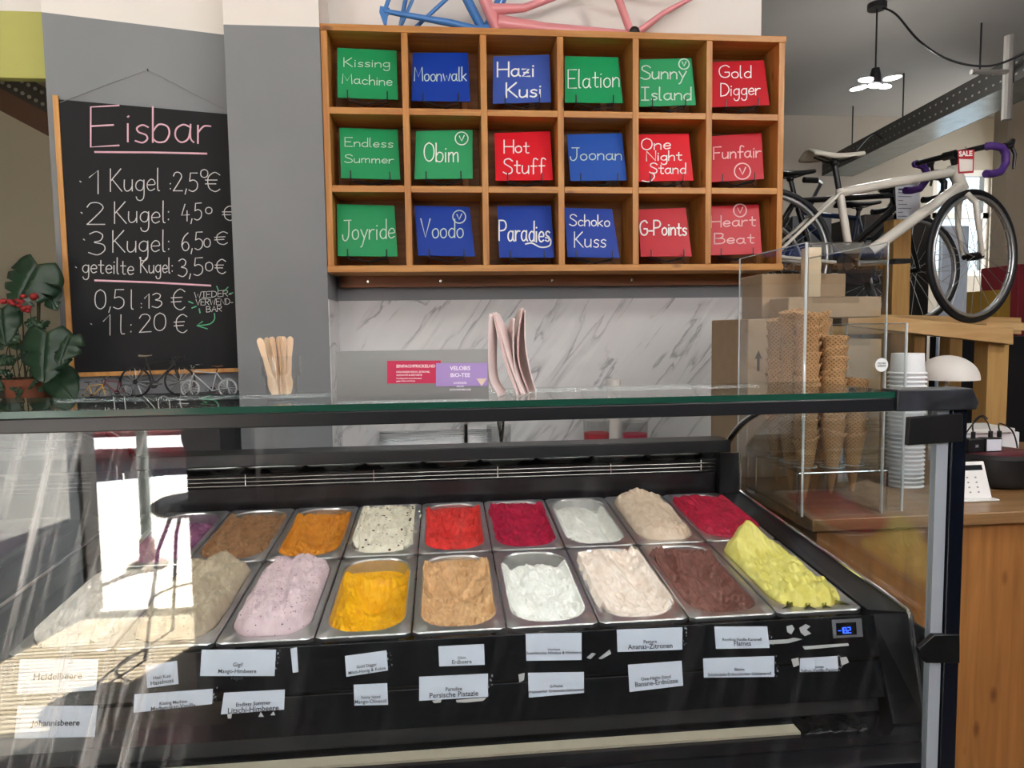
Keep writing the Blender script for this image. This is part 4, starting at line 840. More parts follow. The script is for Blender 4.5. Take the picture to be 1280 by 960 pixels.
# ------------------------------------------------------------------ paper labels taped to the fascia
PAPER = plain('label_paper', '#c9d3e0', 0.6); INK = plain('print_ink', '#2b2e38', 0.7)
LAB = [
 ([(21,868),(120,863),(123,824),(25,824)], [('Heidelbeere', .013)], 'Heidelbeere'),
 ([(184,860),(223,855),(221,826),(182,832)], [('Hazi Kusi', .0062), ('Haselnuss', .0078)], 'Haselnuss'),
 ([(250,845),(343,845),(345,812),(252,812)], [('Gigi!', .0075), ('Mango-Himbeere', .0075), ('Vegan', .0075)], 'Mango-Himbeere Vegan'),
 ([(366,841),(373,840),(371,809),(363,811)], [], ''),
 ([(433,846),(485,838),(483,813),(431,820)], [('Gold Digger', .0058), ('Milch-Honig & Kekse', .0062)], 'Milch-Honig & Kekse'),
 ([(549,833),(606,831),(605,805),(548,808)], [('Obim', .0055), ('Erdbeere', .0078)], 'Erdbeere'),
 ([(658,826),(727,825),(727,791),(657,792)], [('Heartbeat', .0045), ('Sauerkirsche Hibiskus & Himbeere', .0058)], 'Sauerkirsche Hibiskus'),
 ([(772,815),(853,812),(853,784),(771,787)], [('Pasture', .0068), ('Ananas-Zitronen', .0100)], 'Ananas-Zitronen'),
 ([(895,811),(962,810),(959,783),(893,783)], [('Rooibos-Vanille-Karamell', .0060), ('Flames', .0100)], 'Flames'),
 ([(18,923),(118,921),(122,882),(22,883)], [('Johannisbeere', .011)], 'Johannisbeere'),
 ([(167,891),(265,880),(266,861),(168,868)], [('Kissing Machine', .0058), ('Madagaskar-Vanille', .0078)], 'Madagaskar-Vanille'),
 ([(276,893),(355,887),(356,862),(280,866)], [('Endless Summer', .0072), ('Litschi-Himbeere', .0100)], 'Litschi-Himbeere'),
 ([(443,882),(485,881),(484,854),(442,856)], [('Sunny Island', .0055), ('Mango-Olivenöl', .0070)], 'Mango-Olivenöl'),
 ([(524,876),(610,871),(610,842),(524,846)], [('Paradise', .0072), ('Persische Pistazie', .0100)], 'Persische Pistazie'),
 ([(661,872),(730,866),(730,840),(660,841)], [('G-Points', .0055), ('Waldviertler Graumohn-Salzkaramell', .0056)], 'Graumohn-Salzkaramell'),
 ([(787,865),(854,857),(852,826),(785,831)], [('One-Night-Stand', .0066), ('Banane-Erdnüsse', .0096)], 'Banane-Erdnüsse'),
 ([(880,847),(968,846),(968,820),(879,823)], [('Elation', .0058), ('Schokolade-Erdnussbutter-Salzkaramell', .0062)], 'Schokolade-Erdnussbutter'),
 ([(1000,840),(1048,839),(1047,820),(1000,823)], [('Joonan', .0050), ('Safran-Vanille-Passion', .0068)], 'Safran-Vanille'),
]
for k, (q, lines, word) in enumerate(LAB):
    pts = [onplane(x, y, FP+FN*.0012, FN) for x, y in q]; c = sum(pts, Vector())/4
    lab = ('white paper label printed "%s" taped to the %s fascia band' % (word, 'upper' if k < 9 else 'lower')) if word else 'narrow blank strip of white paper taped beside the "Mango-Himbeere Vegan" label'
    t = thing('flavour_label', c, lab, 'label', 'printed flavour labels on the case front')
    MB().slab(pts, .0008).build('paper', PAPER, t, smooth=0)
    if lines:
        ux = ((pts[1]-pts[0])+(pts[2]-pts[3])).normalized(); uy = FN.cross(ux).normalized()
        printed([(a_, b_*1.2) for a_, b_ in lines], 'lettering', INK, t, c-uy*.006, ux, uy, .008, lift=.0003, bold=.012)
    if k in (2, 4, 7, 8, 10, 13, 16, 17):
        mb = MB(); e = pts[1]+(pts[2]-pts[1])*.5; uy = (pts[2]-pts[1]); ux = (pts[1]-pts[0]).normalized()
        for j in range(9):
            p = e+ux*random.uniform(-.001, .007)+uy*random.uniform(-.5, .5); s_ = random.uniform(.0006, .0022)
            mb.slab([p+FN*.0003, p+ux*s_+FN*.0003, p+ux*s_*.7+uy.normalized()*s_*2+FN*.0003, p+uy.normalized()*s_+FN*.0003], .0004)
        mb.build('tape_shred', plain('tape_scrap', '#9aa0a8', 0.35), t, smooth=0)

# ------------------------------------------------------------------ things on the glass top
ZG = 1.3712
cup = atz(353, 499, ZG)
tb = thing('glass_tumbler', cup, 'clear glass tumbler holding wooden ice cream spoons', 'glass')
MB().lathe([(.0, ZG), (.0225, ZG), (.0245, ZG+.006), (.026, ZG+.036), (.0310, ZG+.041), (.0315, ZG+.046), (.0318, ZG+.072), (.0300, ZG+.072), (.0295, ZG+.045), (.0245, ZG+.037), (.0225, ZG+.008), (0, ZG+.006)], (cup.x, cup.y, 0), 40).build('tumbler_wall', clear('tumbler_glass', (.985, .99, .99, 1), .04), tb, smooth=50)
SPW = wood('birch_spoon', '#dcb894', '#ecd2b4', 3, 'Z', 0.6, knots=False)
mb = MB(); prof = [(-.0045, .0), (-.0072, .010), (-.0075, .020), (-.0045, .030), (-.0038, .060), (-.0055, .085), (-.0052, .092), (-.002, .0955), (.002, .0955), (.0052, .092), (.0055, .085), (.0038, .060), (.0045, .030), (.0075, .020), (.0072, .010), (.0045, .0)]
mb.prism([(x, -.0006, z) for x, z in prof], (0, .0013, 0)); sp0 = mb.build('wooden_spoon', SPW, smooth=0)
SPL = ['tallest at the left rim', 'leaning hard left', 'with rounded tip turned forward', 'in the middle of the bunch', 'just right of the middle', 'at the back of the bunch', 'turned edge on', 'standing at the right of the bunch', 'with its tip behind the others']
for j in range(9):
    s_ = sp0 if j == 0 else sp0.copy()
    if j: COL.objects.link(s_)
    s_.location = (cup.x+.0022*(j-4), cup.y-.010+.0026*(j*4 % 9), ZG+.0085)
    s_.rotation_euler = (R(random.uniform(-3, 3)), R(-13+2.1*j+(j % 3)*.8), R((8, -30, 12, 62, -20, 75, 20, -55, 35)[j]))
    tag(s_, 'wooden ice cream spoon %s in the tumbler' % SPL[j], 'spoon', 'wooden spoons in the glass tumbler')
a, b = atz(421, 502, ZG), atz(611, 498.5, ZG); wv = (b-a).normalized(); pn_ = Vector((wv.y, -wv.x, 0)); up = Vector((0, 0, 1))
pl = thing('menu_holder', (a+b)/2, 'brushed steel sign holder standing on the glass top', 'sign holder')
back = Vector((-pn_.x*.006, -pn_.y*.006, .079))
MB().slab([a, b, b+back, a+back], .0015).build('front_plate', brushed('plate_steel', (.30, .30, .29), .34, 'X'), pl)
MB().slab([a+back, b+back, b+back-pn_*.012, a+back-pn_*.012], .0015).build('top_fold', STEEL, pl)
MB().slab([b-pn_*.045+up*.001, a-pn_*.045+up*.001, a+back-pn_*.012, b+back-pn_*.012], .0015).build('rear_plate', STEEL, pl)
pnn = (b-a).cross(back).normalized()
def sticker(x0, y0, x1, y1, lift, nm, mt, lab, lines, ink, ox):
    q = [onplane(x, y, a+pnn*lift, pnn) for x, y in ((x0, y1), (x1, y1-.4), (x1, y0-.4), (x0, y0))]; c = sum(q, Vector())/4
    t = thing('sticker', c, lab, 'sticker'); MB().slab(q, .0005).build('sticker_paper', mt, t, smooth=0)
    uxx = (q[1]-q[0]).normalized(); uyy = pnn.cross(uxx).normalized(); h = (q[3]-q[0]).length
    printed(lines, 'lettering', ink, t, q[0]+uxx*ox+uyy*(h*.70), uxx, uyy, .008, 'LEFT' if ox < .02 else 'CENTER', lift=.0003, spacing=1.25, bold=.02)
    return t, q, uxx, uyy
sticker(484, 451, 551, 479.5, .001, 'a', plain('sticker_pink', '#c4224f', 0.4), 'crimson sticker reading "Einfach prickelnd" on the steel sign holder',
  [('EINFACHPRICKELND', .0066), ('HOLUNDER-FISCH, ZITRONE,', .0040), ('ALPLAUTE & EISTORTE', .0040), ('Fruchtig frisch und erfrischend', .0032), ('gegen Hitze und Durst', .0032)], plain('sticker_ink_white', '#f2dfe4', 0.6), .0145)
t, q, uxx, uyy = sticker(545, 454, 609.5, 483, .0018, 'b', plain('sticker_violet', '#a78cc9', 0.4), 'violet sticker reading "Velobis Bio-Tee" on the right of the steel sign holder',
  [('VELOBIS', .0088), ('BIO-TEE', .0088), ('LAVENDEL', .0045), ('MINZE', .0040), ('ZITRONENMELISSE', .0040)], plain('sticker_ink_pale', '#f4ecf8', 0.6), .0385)
e = q[1]; MB().prism([e+pnn*.0002+uxx*-.001+uyy*.012, e+pnn*.0002-uxx*.018+uyy*.012, e+pnn*.0002-uxx*.0095], pnn*.0004).build('triangle_mark', plain('triangle_cream', '#dcc6b6', 0.5), t)
# folded paper sleeves standing on the glass
SLP = plain('sleeve_paper', '#e3cfcb', 0.7, vary=.05, bscale=60); SLR = plain('sleeve_print', '#c98f8c', 0.7)
SL = [([(611, 392), (609, 440), (611, 475), (622, 494)], 'outermost pale pink paper sleeve at the left of its bundle'), ([(615, 391), (622, 420), (631, 455), (645, 493)], 'pale pink paper sleeve sloping down to the middle of its bundle'),
      ([(618, 393), (627, 425), (638, 460), (651, 494)], 'pale pink paper sleeve nested inside the sloping one'), ([(641, 398), (641, 440), (645, 470), (655, 494)], 'short pale pink paper sleeve between the two raised tips'),
      ([(652, 385), (647, 420), (648, 455), (661, 493)], 'tallest pale pink paper sleeve with a pointed tip'), ([(655, 388), (656, 430), (662, 465), (669, 489)], 'pale pink paper sleeve curling out at the right of its bundle')]
for k, (cv, lab) in enumerate(SL):
    Yk = 1.150+.006*k; sm = _smooth(cv, 7); pts = [at(x, y, Yk) for x, y in sm]
    pts = [Vector((p.x, p.y, max(p.z, ZG+.0008))) for p in pts]; pts[-1].z = ZG+.0008
    t = thing('paper_sleeve', (pts[-1].x, Yk, ZG), lab, 'paper sleeve', 'paper cone sleeves on the glass top')
    n_ = len(pts)-1; dd = Vector((.30 if k < 3 else -.12, 1, 0)).normalized()
    def fs(u, v):
        i = min(int(v*n_), n_-1); p = pts[i].lerp(pts[i+1], v*n_-i); wv_ = .062*(1-.7*max(0, .22-v)/.22)
        return p+dd*(u*wv_)+Vector((.004*math.sin(u*3.1), 0, 0))
    MB().sheet(fs, 10, n_).build('paper', SLP, t, smooth=180, solid=.0022)
    if k in (1, 4):
        mb = MB(); mb.tube([fs(0, j/20)+Vector((.0025, -.0004, 0)) for j in range(1, 20)], .0006, 5); mb.build('printed_edge', SLR, t)
p_ = at(767, 479, 2.98)
rl = thing('tape_roll', (p_.x, 2.9, .9), 'white paper cylinder standing far back against the marble', 'roll')
MB().lathe([(.012, .90), (.03, .90), (.03, at(767, 474, 2.9).z), (.012, at(767, 474, 2.9).z)], (at(767, 480, 2.9).x, 2.9, 0), 24, closed=True).build('roll_body', plain('roll_white', '#e4e0da', 0.7), rl)

# ------------------------------------------------------------------ wooden counter at the right
KC = 1.004; KY = 1.637
kc = thing('wooden_counter', (1.9, 2.1, 0), 'wooden sales counter with plank front right of the ice cream case', 'counter')
MB().bx(.90, 2.9, KY, 2.62, KC-.032, KC).build('worktop', wood('counter_top_oak', '#7a5a38', '#9c7850', 3, 'X', 0.35), kc, bevel=.003)
MB().bx(.925, 2.88, KY+.025, 2.58, 0, KC-.033).build('plank_front', wood('counter_front_larch', '#8c5a2b', '#b47c42', 3.2, 'Z', 0.5), kc)
# cardboard boxes behind the acrylic guard
CARD = plain('cardboard', '#b39a7c', 0.8, vary=.05, bscale=20); CARDD = plain('cardboard_dark', '#a68d70', 0.8, vary=.05, bscale=20)
TAPE = clear('packing_tape', (.95, .93, .9, 1), .12)
def carton(name, x0, x1, ytop, ybot, Y, depth, lab, mt, flap=None, arrow=None):
    a, b = at(x0, ybot, Y), at(x1, ybot, Y); zt = at((x0+x1)/2, ytop, Y).z; zb = max(a.z, .001)
    t = thing(name, ((a.x+b.x)/2, Y, zb), lab, 'cardboard box', 'brown cardboard boxes behind the cone guard')
    MB().bx(a.x, b.x, Y, Y+depth, zb, zt).build('carton', mt, t, bevel=.004)
    if flap: MB().slab([(a.x, Y-.001, zt), (b.x, Y-.001, zt), (b.x+.01, Y-.05, zt+flap), (a.x-.01, Y-.05, zt+flap)], .004).build('flap', mt, t)
    MB().bx(a.x+(b.x-a.x)*.25, a.x+(b.x-a.x)*.75, Y-.0012, Y+depth*.5, zt-.02, zt+.0008).build('tape', TAPE, t)
    return t, a, b, zt
YC = 2.12
t, a1, b1, z1 = carton('cardboard_box', 934, 1040, 398, 480, YC, .30, 'cardboard box with a printed up arrow at the left behind the cones', CARDD)
p = at(948, 452, YC-.001); mb = MB(); mb.prism([(p.x-.004, YC-.0012, p.z-.03), (p.x+.004, YC-.0012, p.z-.03), (p.x+.004, YC-.0012, p.z+.01), (p.x+.012, YC-.0012, p.z+.008), (p.x, YC-.0012, p.z+.035), (p.x-.012, YC-.0012, p.z+.008), (p.x-.004, YC-.0012, p.z+.01)], (0, .001, 0)); mb.build('printed_arrow', plain('print_dark', '#4a3d31', 0.8), t, smooth=0)
for o_ in [t]+list(t.children): pass
t2, a2, b2, z2 = carton('cardboard_box', 1041, 1101, 424, 482, YC+.02, .28, 'cardboard box at the right behind the short cone stack', CARD)
t3, a3, b3, z3 = carton('cardboard_box', 985, 1101, 371, 423, YC+.03, .27, 'wide cardboard box with shiny tape resting on top of the lower pair', CARD)
t4, a4, b4, z4 = carton('cardboard_box', 952, 1057, 342, 376, YC+.16, .16, 'topmost cardboard box with an open front flap', CARDD)
# let each pile close up vertically
def refloor(t, z0, z1):
    for c in t.children:
        if c.name.startswith('carton'):
            o = ORIGIN[t.name]
            lo = min(v.co.z for v in c.data.vertices)
            for v in c.data.vertices:
                if v.co.z < lo+1e-4: v.co.z = z0-o.z
refloor(t, KC+.001, 0); refloor(t2, KC+.001, 0)
zlow = max(z1, z2)
refloor(t3, zlow+.001, 0); refloor(t4, zlow+.0015, 0)
bt = thing('wood_offcut', at(1017, 325, YC+.1), 'pale wooden block standing upright on the cardboard boxes', 'block')
pa = at(1017, 309, YC+.06); pb_ = at(1017, 342, YC+.06)
MB().bx(at(1011, 320, YC+.06).x, at(1027, 320, YC+.06).x, YC+.06, YC+.11, z3+.001, pa.z).build('block_body', plain('pale_timber', '#d9c4a4', 0.6), bt, bevel=.002)

# acrylic guard and cone holder
ACR = clear('acrylic', (.97, .98, .98, 1), .05); ACE = plain('acrylic_edge', '#cfd6d6', 0.08, spec=1.0)
def guard(name, lab, xl, xr, y0, y1, zt, th=.004, edge=.0035):
    t = thing(name, ((xl+xr)/2, (y0+y1)/2, KC), lab, 'acrylic guard')
    z0 = KC+.0005
    MB().bx(xl+th, xr-th, y0, y0+th, z0, zt).build('front_panel', ACR, t, smooth=0)
    MB().bx(xl, xl+th, y0, y1, z0, zt).build('side_panel', ACR, t, smooth=0)
    MB().bx(xr-th, xr, y0, y1, z0, zt).build('side_panel', ACR, t, smooth=0)
    mb = MB()
    for x in (xl+th/2, xr-th/2):
        for y in (y0+th/2, y1-th/2): mb.tube([(x, y, z0), (x, y, zt)], edge if y < y0+.1 and x < xl+.1 else edge*.55, 6)
        mb.tube([(x, y0+th/2, zt), (x, y1-th/2, zt)], .0015, 6)
    mb.build('polished_edge', ACE, t)
    return t
gl = at(1006, 400, 1.665); gr_ = at(1110, 400, 1.665)
guard('cone_guard', 'tall clear acrylic guard around the waffle cones', gl.x, gr_.x, 1.665, 2.06, at(1006, 303, 1.665).z, .005, .0036)
g2l, g2r = at(1112, 440, 1.70), at(1131, 440, 1.70)
guard('cup_guard', 'low clear acrylic guard beside the white paper cups', gr_.x+.004, at(1134, 440, 1.68).x, 1.68, 1.95, at(1130, 404, 1.68).z)
WAF = waffle_mat()
RC, HC = .0315, .165
prof_n = 40
mb = MB()
def wr_(v, j): return .003+(RC-.003)*(v**.9)
vs = []; K = 16
for k in range(K+1):
    v = k/K
    for j in range(prof_n):
        a = 2*math.pi*j/prof_n; r = wr_(v, j)*(1+.012*math.sin(a*13+k*1.7)); z = HC*v
        if k >= K-1: z += .007*math.sin(a+1)+.0025*abs(math.sin(a*6))
        if k >= K-1: r *= 1.03+.11*(k == K)
        vs.append((r*math.cos(a), r*math.sin(a), z))
fs = [(k*prof_n+j, k*prof_n+(j+1) % prof_n, (k+1)*prof_n+(j+1) % prof_n, (k+1)*prof_n+j) for k in range(K) for j in range(prof_n)]
fs.append(list(range(prof_n))[::-1]); mb.add(vs, fs)
cone0 = mb.build('waffle_cone', WAF, smooth=80); md = cone0.modifiers.new('solid', 'SOLIDIFY'); md.thickness = .0018; md.offset = -1
yF = 1.745; xF = at(1009, 430, yF).x; dP = .0720
stacks = [(xF, yF, 1.512, 'nearest of the three tall stacks'), (xF-.002, yF+dP, 1.520, 'middle of the three tall stacks'), (xF-.004, yF+2*dP, 1.500, 'rear of the three tall stacks'),
          (xF+dP-.006, yF+dP*1.02, 1.512, 'tall stack half hidden by the short stack'), (xF+dP-.006, yF-.012, 1.448, 'short dark stack'), (xF+2*dP-.008, yF+.01, 1.338, 'low stack at the right end')]
for k in range(len(stacks)): pass
used = False; SPC = .0265
for k, (x, y, ztop, nm) in enumerate(stacks):
    top = ztop-HC; zz = []
    z = top
    while z > .998+.028: zz.append(z); z -= SPC
    for j, z in enumerate(zz):
        c = cone0 if not used else cone0.copy()
        if used: COL.objects.link(c)
        used = True
        c.location = (x+random.uniform(-.0012, .0012), y, z); c.rotation_euler = (0, 0, random.uniform(0, 6.28))
        if j == 0: tag(c, 'topmost waffle cone of the %s' % nm, 'ice cream cone', 'topmost waffle cones')
        else: tag(c, 'waffle cone nested inside the %s' % nm, 'ice cream cone', 'waffle cones in the %s' % nm)
hp = thing('cone_holder', (xF+.06, yF+.05, 1.11), 'clear acrylic cone holder plate with steel rods under the waffle cones', 'cone holder')
mb = MB(); mb.bx(xF-.05, xF+.20, yF-.055, yF+.20, 1.112, 1.116); mb.build('holder_plate', ACR, hp, smooth=0)
mb = MB()
for x in (xF-.045, xF+.195):
    for y in (yF-.05, yF+.19): mb.tube([(x, y, KC), (x, y, 1.112)], .0028, 8)
for y in (yF-.05, yF+.19): mb.tube([(xF-.045, y, 1.108), (xF+.195, y, 1.108)], .0028, 8)
mb.build('holder_rod', CHROME, hp)
mb = MB()
for (x, y, z, _) in stacks: mb.torus((x, y, 1.1165), .029, .0012, (0, 0, 1), 32, 6)
mb.build('hole_rim', ACE, hp)
# paper cups upside down
pc = at(1130, 606, 1.96)
mb = MB(); mb.lathe([(.049, .0), (.052, .0), (.0525, .003), (.0500, .0055), (.0465, .0065), (.0435, .058), (.0425, .060), (.0, .060)], (0, 0, 0), 40)
cup0 = mb.build('paper_cup', plain('paper_cup_white', '#e9ecee', 0.5), smooth=40)
ztopc = at(1138, 441, 1.93).z; ncup = int((ztopc-.060-KC)/.0128)
sc0 = KC+.0005
for k in range(ncup+1):
    c = cup0 if k == 0 else cup0.copy()
    if k: COL.objects.link(c)
    c.location = (pc.x, 1.96, sc0+k*.0128)
    if k == ncup: tag(c, 'topmost upside-down white paper cup with a round sticker', 'paper cup', 'topmost paper cup')
    else: tag(c, 'upside-down white paper cup nested below the topmost in the tall stack', 'paper cup', 'stacked white paper cups')
    topc = c
lg = at(1101, 455, 1.9)
lt = thing('round_sticker', (pc.x, 1.91, 1.3), 'round white sticker on the clear guard beside the paper cups', 'sticker')
sc_ = at(1103, 456, 1.6655); ctr = Vector((gr_.x-.014, 1.6648, sc_.z))
MB().lathe([(0, 0), (.017, 0), (.017, .0006), (0, .0006)], ctr, 28, Matrix.Rotation(R(90), 3, 'X')).build('sticker_disc', plain('sticker_white', '#eef0f0', 0.5), lt, smooth=0)
printed([('VELOBIS', .006), ('EISBAR', .0072)], 'lettering', INK, lt, ctr+Vector((0, -.0006, .002)), Vector((1, 0, 0)), Vector((0, 0, 1)), .007, lift=.0004)
# mushroom lamp
YL = 2.45; lc = at(1184, 474, YL); lr = (at(1217, 474, YL).x-at(1151, 474, YL).x)/2
ml = thing('table_lamp', (lc.x, YL, KC), 'white mushroom table lamp with a domed shade on the wooden counter', 'lamp')
hz = at(1184, 444, YL).z-lc.z
MB().lathe([(lr*math.cos(R(a)), lc.z+hz*math.sin(R(a))) for a in range(0, 91, 6)], (lc.x, YL, 0), 40).build('lamp_shade', plain('shade_white', '#e4e1db', 0.45), ml, smooth=60, solid=.002)
MB().lathe([(.055, KC+.0005), (.055, KC+.012), (.012, KC+.02), (.008, KC+.05), (.007, lc.z+hz*.9), (0, lc.z+hz*.9)], (lc.x, YL, 0), 28).build('stem', plain('stem_white', '#d9d6d0', 0.4), ml)
# charging hub, chargers, white box, card reader
YH = 1.95
wb_ = thing('white_box', at(1240, 570, 2.2), 'long low white carton behind the chargers on the wooden counter', 'box')
l_, r_ = at(1190, 560, 2.2), at(1274, 560, 2.2)
MB().bx(l_.x, r_.x, 2.2, 2.32, KC+.0005, at(1240, 541, 2.2).z).build('carton_body', plain('white_carton', '#dfe2e6', 0.5), wb_, bevel=.003)
MB().bx(l_.x-.003, r_.x-.03, 2.185, 2.325, at(1240, 540.5, 2.2).z, at(1240, 535, 2.2).z).build('lid', plain('white_lid', '#d2d2cf', 0.5), wb_, bevel=.002)
hc = at(1240, 590, YH)
hb_ = thing('socket_hub', (hc.x, YH, KC), 'black and dark red round socket hub on the wooden counter', 'socket hub')
hr_ = .115
zt_ = at(1240, 571, YH-.1).z
MB().lathe([(hr_*.8, KC+.0005), (hr_*.95, KC+.008), (hr_, KC+.02), (hr_*1.0, zt_-.012), (hr_*.9, zt_-.002), (0, zt_-.002)], (hc.x, YH, 0), 40).build('hub_body', plain('hub_black', '#141315', 0.4), hb_)
MB().lathe([(0, zt_-.0018), (hr_*.85, zt_-.0018), (hr_*.82, zt_), (0, zt_)], (hc.x, YH, 0), 40).build('hub_top', plain('hub_red', '#5b1f28', 0.4), hb_)
def charger(x0, x1, y0, lab, mt, face):
    Y = YH-.03; a, b = at(x0, 565, Y), at(x1, 565, Y); zt2 = at((x0+x1)/2, y0, Y).z; z0 = zt_+.0005
    t = thing('usb_charger', ((a.x+b.x)/2, Y, z0), lab, 'charger')
    MB().bx(a.x, b.x, Y, Y+.035, z0, zt2).build('charger_body', mt, t, bevel=.002)
    MB().bx(a.x+.003, b.x-.003, Y-.0008, Y, z0+.003, zt2-.003).build('charger_face', face, t)
    return t, (a.x+b.x)/2, Y, zt2
t1, cx1, Y1, zc1 = charger(1211, 1230, 549, 'black cube charger printed with small white marks on the round hub', plain('charger_black', '#0f1012', 0.4), plain('charger_face_black', '#17181b', 0.35))
printed([('2E', .011)], 'print_mark', plain('mark_white', '#c7c9cb', 0.6), t1, Vector((cx1, Y1-.001, (zc1+zt_)/2-.004)), Vector((1, 0, 0)), Vector((0, 0, 1)), .01)
t2_, cx2, Y2_, zc2 = charger(1232, 1252.5, 548, 'white fronted cube charger beside the black one on the round hub', plain('charger_black2', '#202124', 0.4), plain('charger_face_white', '#d6d9e2', 0.4))
CB_ = plain('cable_black', '#101012', 0.5)
for k, (tt, x, zc, lab, path) in enumerate(((t1, cx1, zc1, 'black cable looping left from the black charger', [(1219, 541), (1221, 528), (1230, 520), (1237, 524)]), (t2_, cx2, zc2, 'black cable rising from the white fronted charger', [(1241, 540), (1238, 528), (1228, 522), (1208, 545), (1200, 562)]), (t2_, cx2+.02, zc2, 'black cable curving right behind the white fronted charger', [(1249, 540), (1254, 530), (1268, 538), (1274, 556), (1274, 575)]))):
    st0 = Vector((x+(.008 if k == 2 else 0), Y1+.015, zc))
    t = thing('charging_cable', st0, lab, 'cable')
    MB().bx(st0.x-.005, st0.x+.005, st0.y-.004, st0.y+.004, st0.z+.0003, st0.z+.02).build('plug', CB_, t, bevel=.001)
    pts = [(st0.x, st0.z+.02)]+[(at(px, py, Y1+.02+.02*j).x, at(px, py, Y1+.02+.02*j).z) for j, (px, py) in enumerate(path[1:])]
    sm = _smooth(pts, 6); MB().tube([(q[0], st0.y+.003*j, q[1]) for j, q in enumerate(sm)], .0022, 6).build('lead', CB_, t)
YR = 1.75; a, b = at(1202, 611, YR), at(1241, 613, YR); zt2 = at(1222, 576, YR+.04).z
cr = thing('card_reader', ((a.x+b.x)/2, YR, KC), 'white card payment reader leaning in its stand on the wooden counter', 'card reader')
f0 = [Vector((a.x-.01, YR, KC+.006)), Vector((b.x, YR, KC+.006)), Vector((b.x, YR+.035, zt2)), Vector((a.x-.01, YR+.035, zt2))]
MB().slab(f0, .012).build('reader_body', plain('reader_white', '#e8e8e6', 0.35), cr, bevel=.003)
nrm = (f0[1]-f0[0]).cross(f0[3]-f0[0]).normalized(); up_ = (f0[3]-f0[0]); uxr = (f0[1]-f0[0])
def onr(u0, u1, v0, v1, nm, mt, par=None): return MB().slab([f0[0]+uxr*u0+up_*v0+nrm*.0006, f0[0]+uxr*u1+up_*v0+nrm*.0006, f0[0]+uxr*u1+up_*v1+nrm*.0006, f0[0]+uxr*u0+up_*v1+nrm*.0006], .001).build(nm, mt, par or cr)
onr(.18, .9, .76, .90, 'reader_screen', plain('reader_screen', '#232427', 0.15))
for r__ in range(4):
    for c__ in range(3): onr(.14+.24*c__, .19+.24*c__, .16+.13*r__, .20+.13*r__, 'key', plain('key_grey', '#8b8e92', 0.5))
MB().bx(a.x-.012, b.x+.012, YR-.012, YR+.075, KC+.0005, KC+.0058).build('stand_base', plain('stand_white', '#dededb', 0.4), cr, bevel=.002)
# paper under the cups
ns = thing('paper_slips', (pc.x-.02, 1.82, KC), 'white paper bag lying behind the cones on the counter', 'paper bag')
q0 = at(1065, 560, 2.0)
MB().sheet(lambda u, v: Vector((q0.x-.03+.05*u+(.012*(1-u)-.012*u)*max(0, v-.5)*2, 2.02+.01*math.sin(u*3), KC+.001+.22*v)), 6, 12).build('paper', plain('bag_white', '#e2e4e6', 0.6), ns, smooth=180, solid=.002)

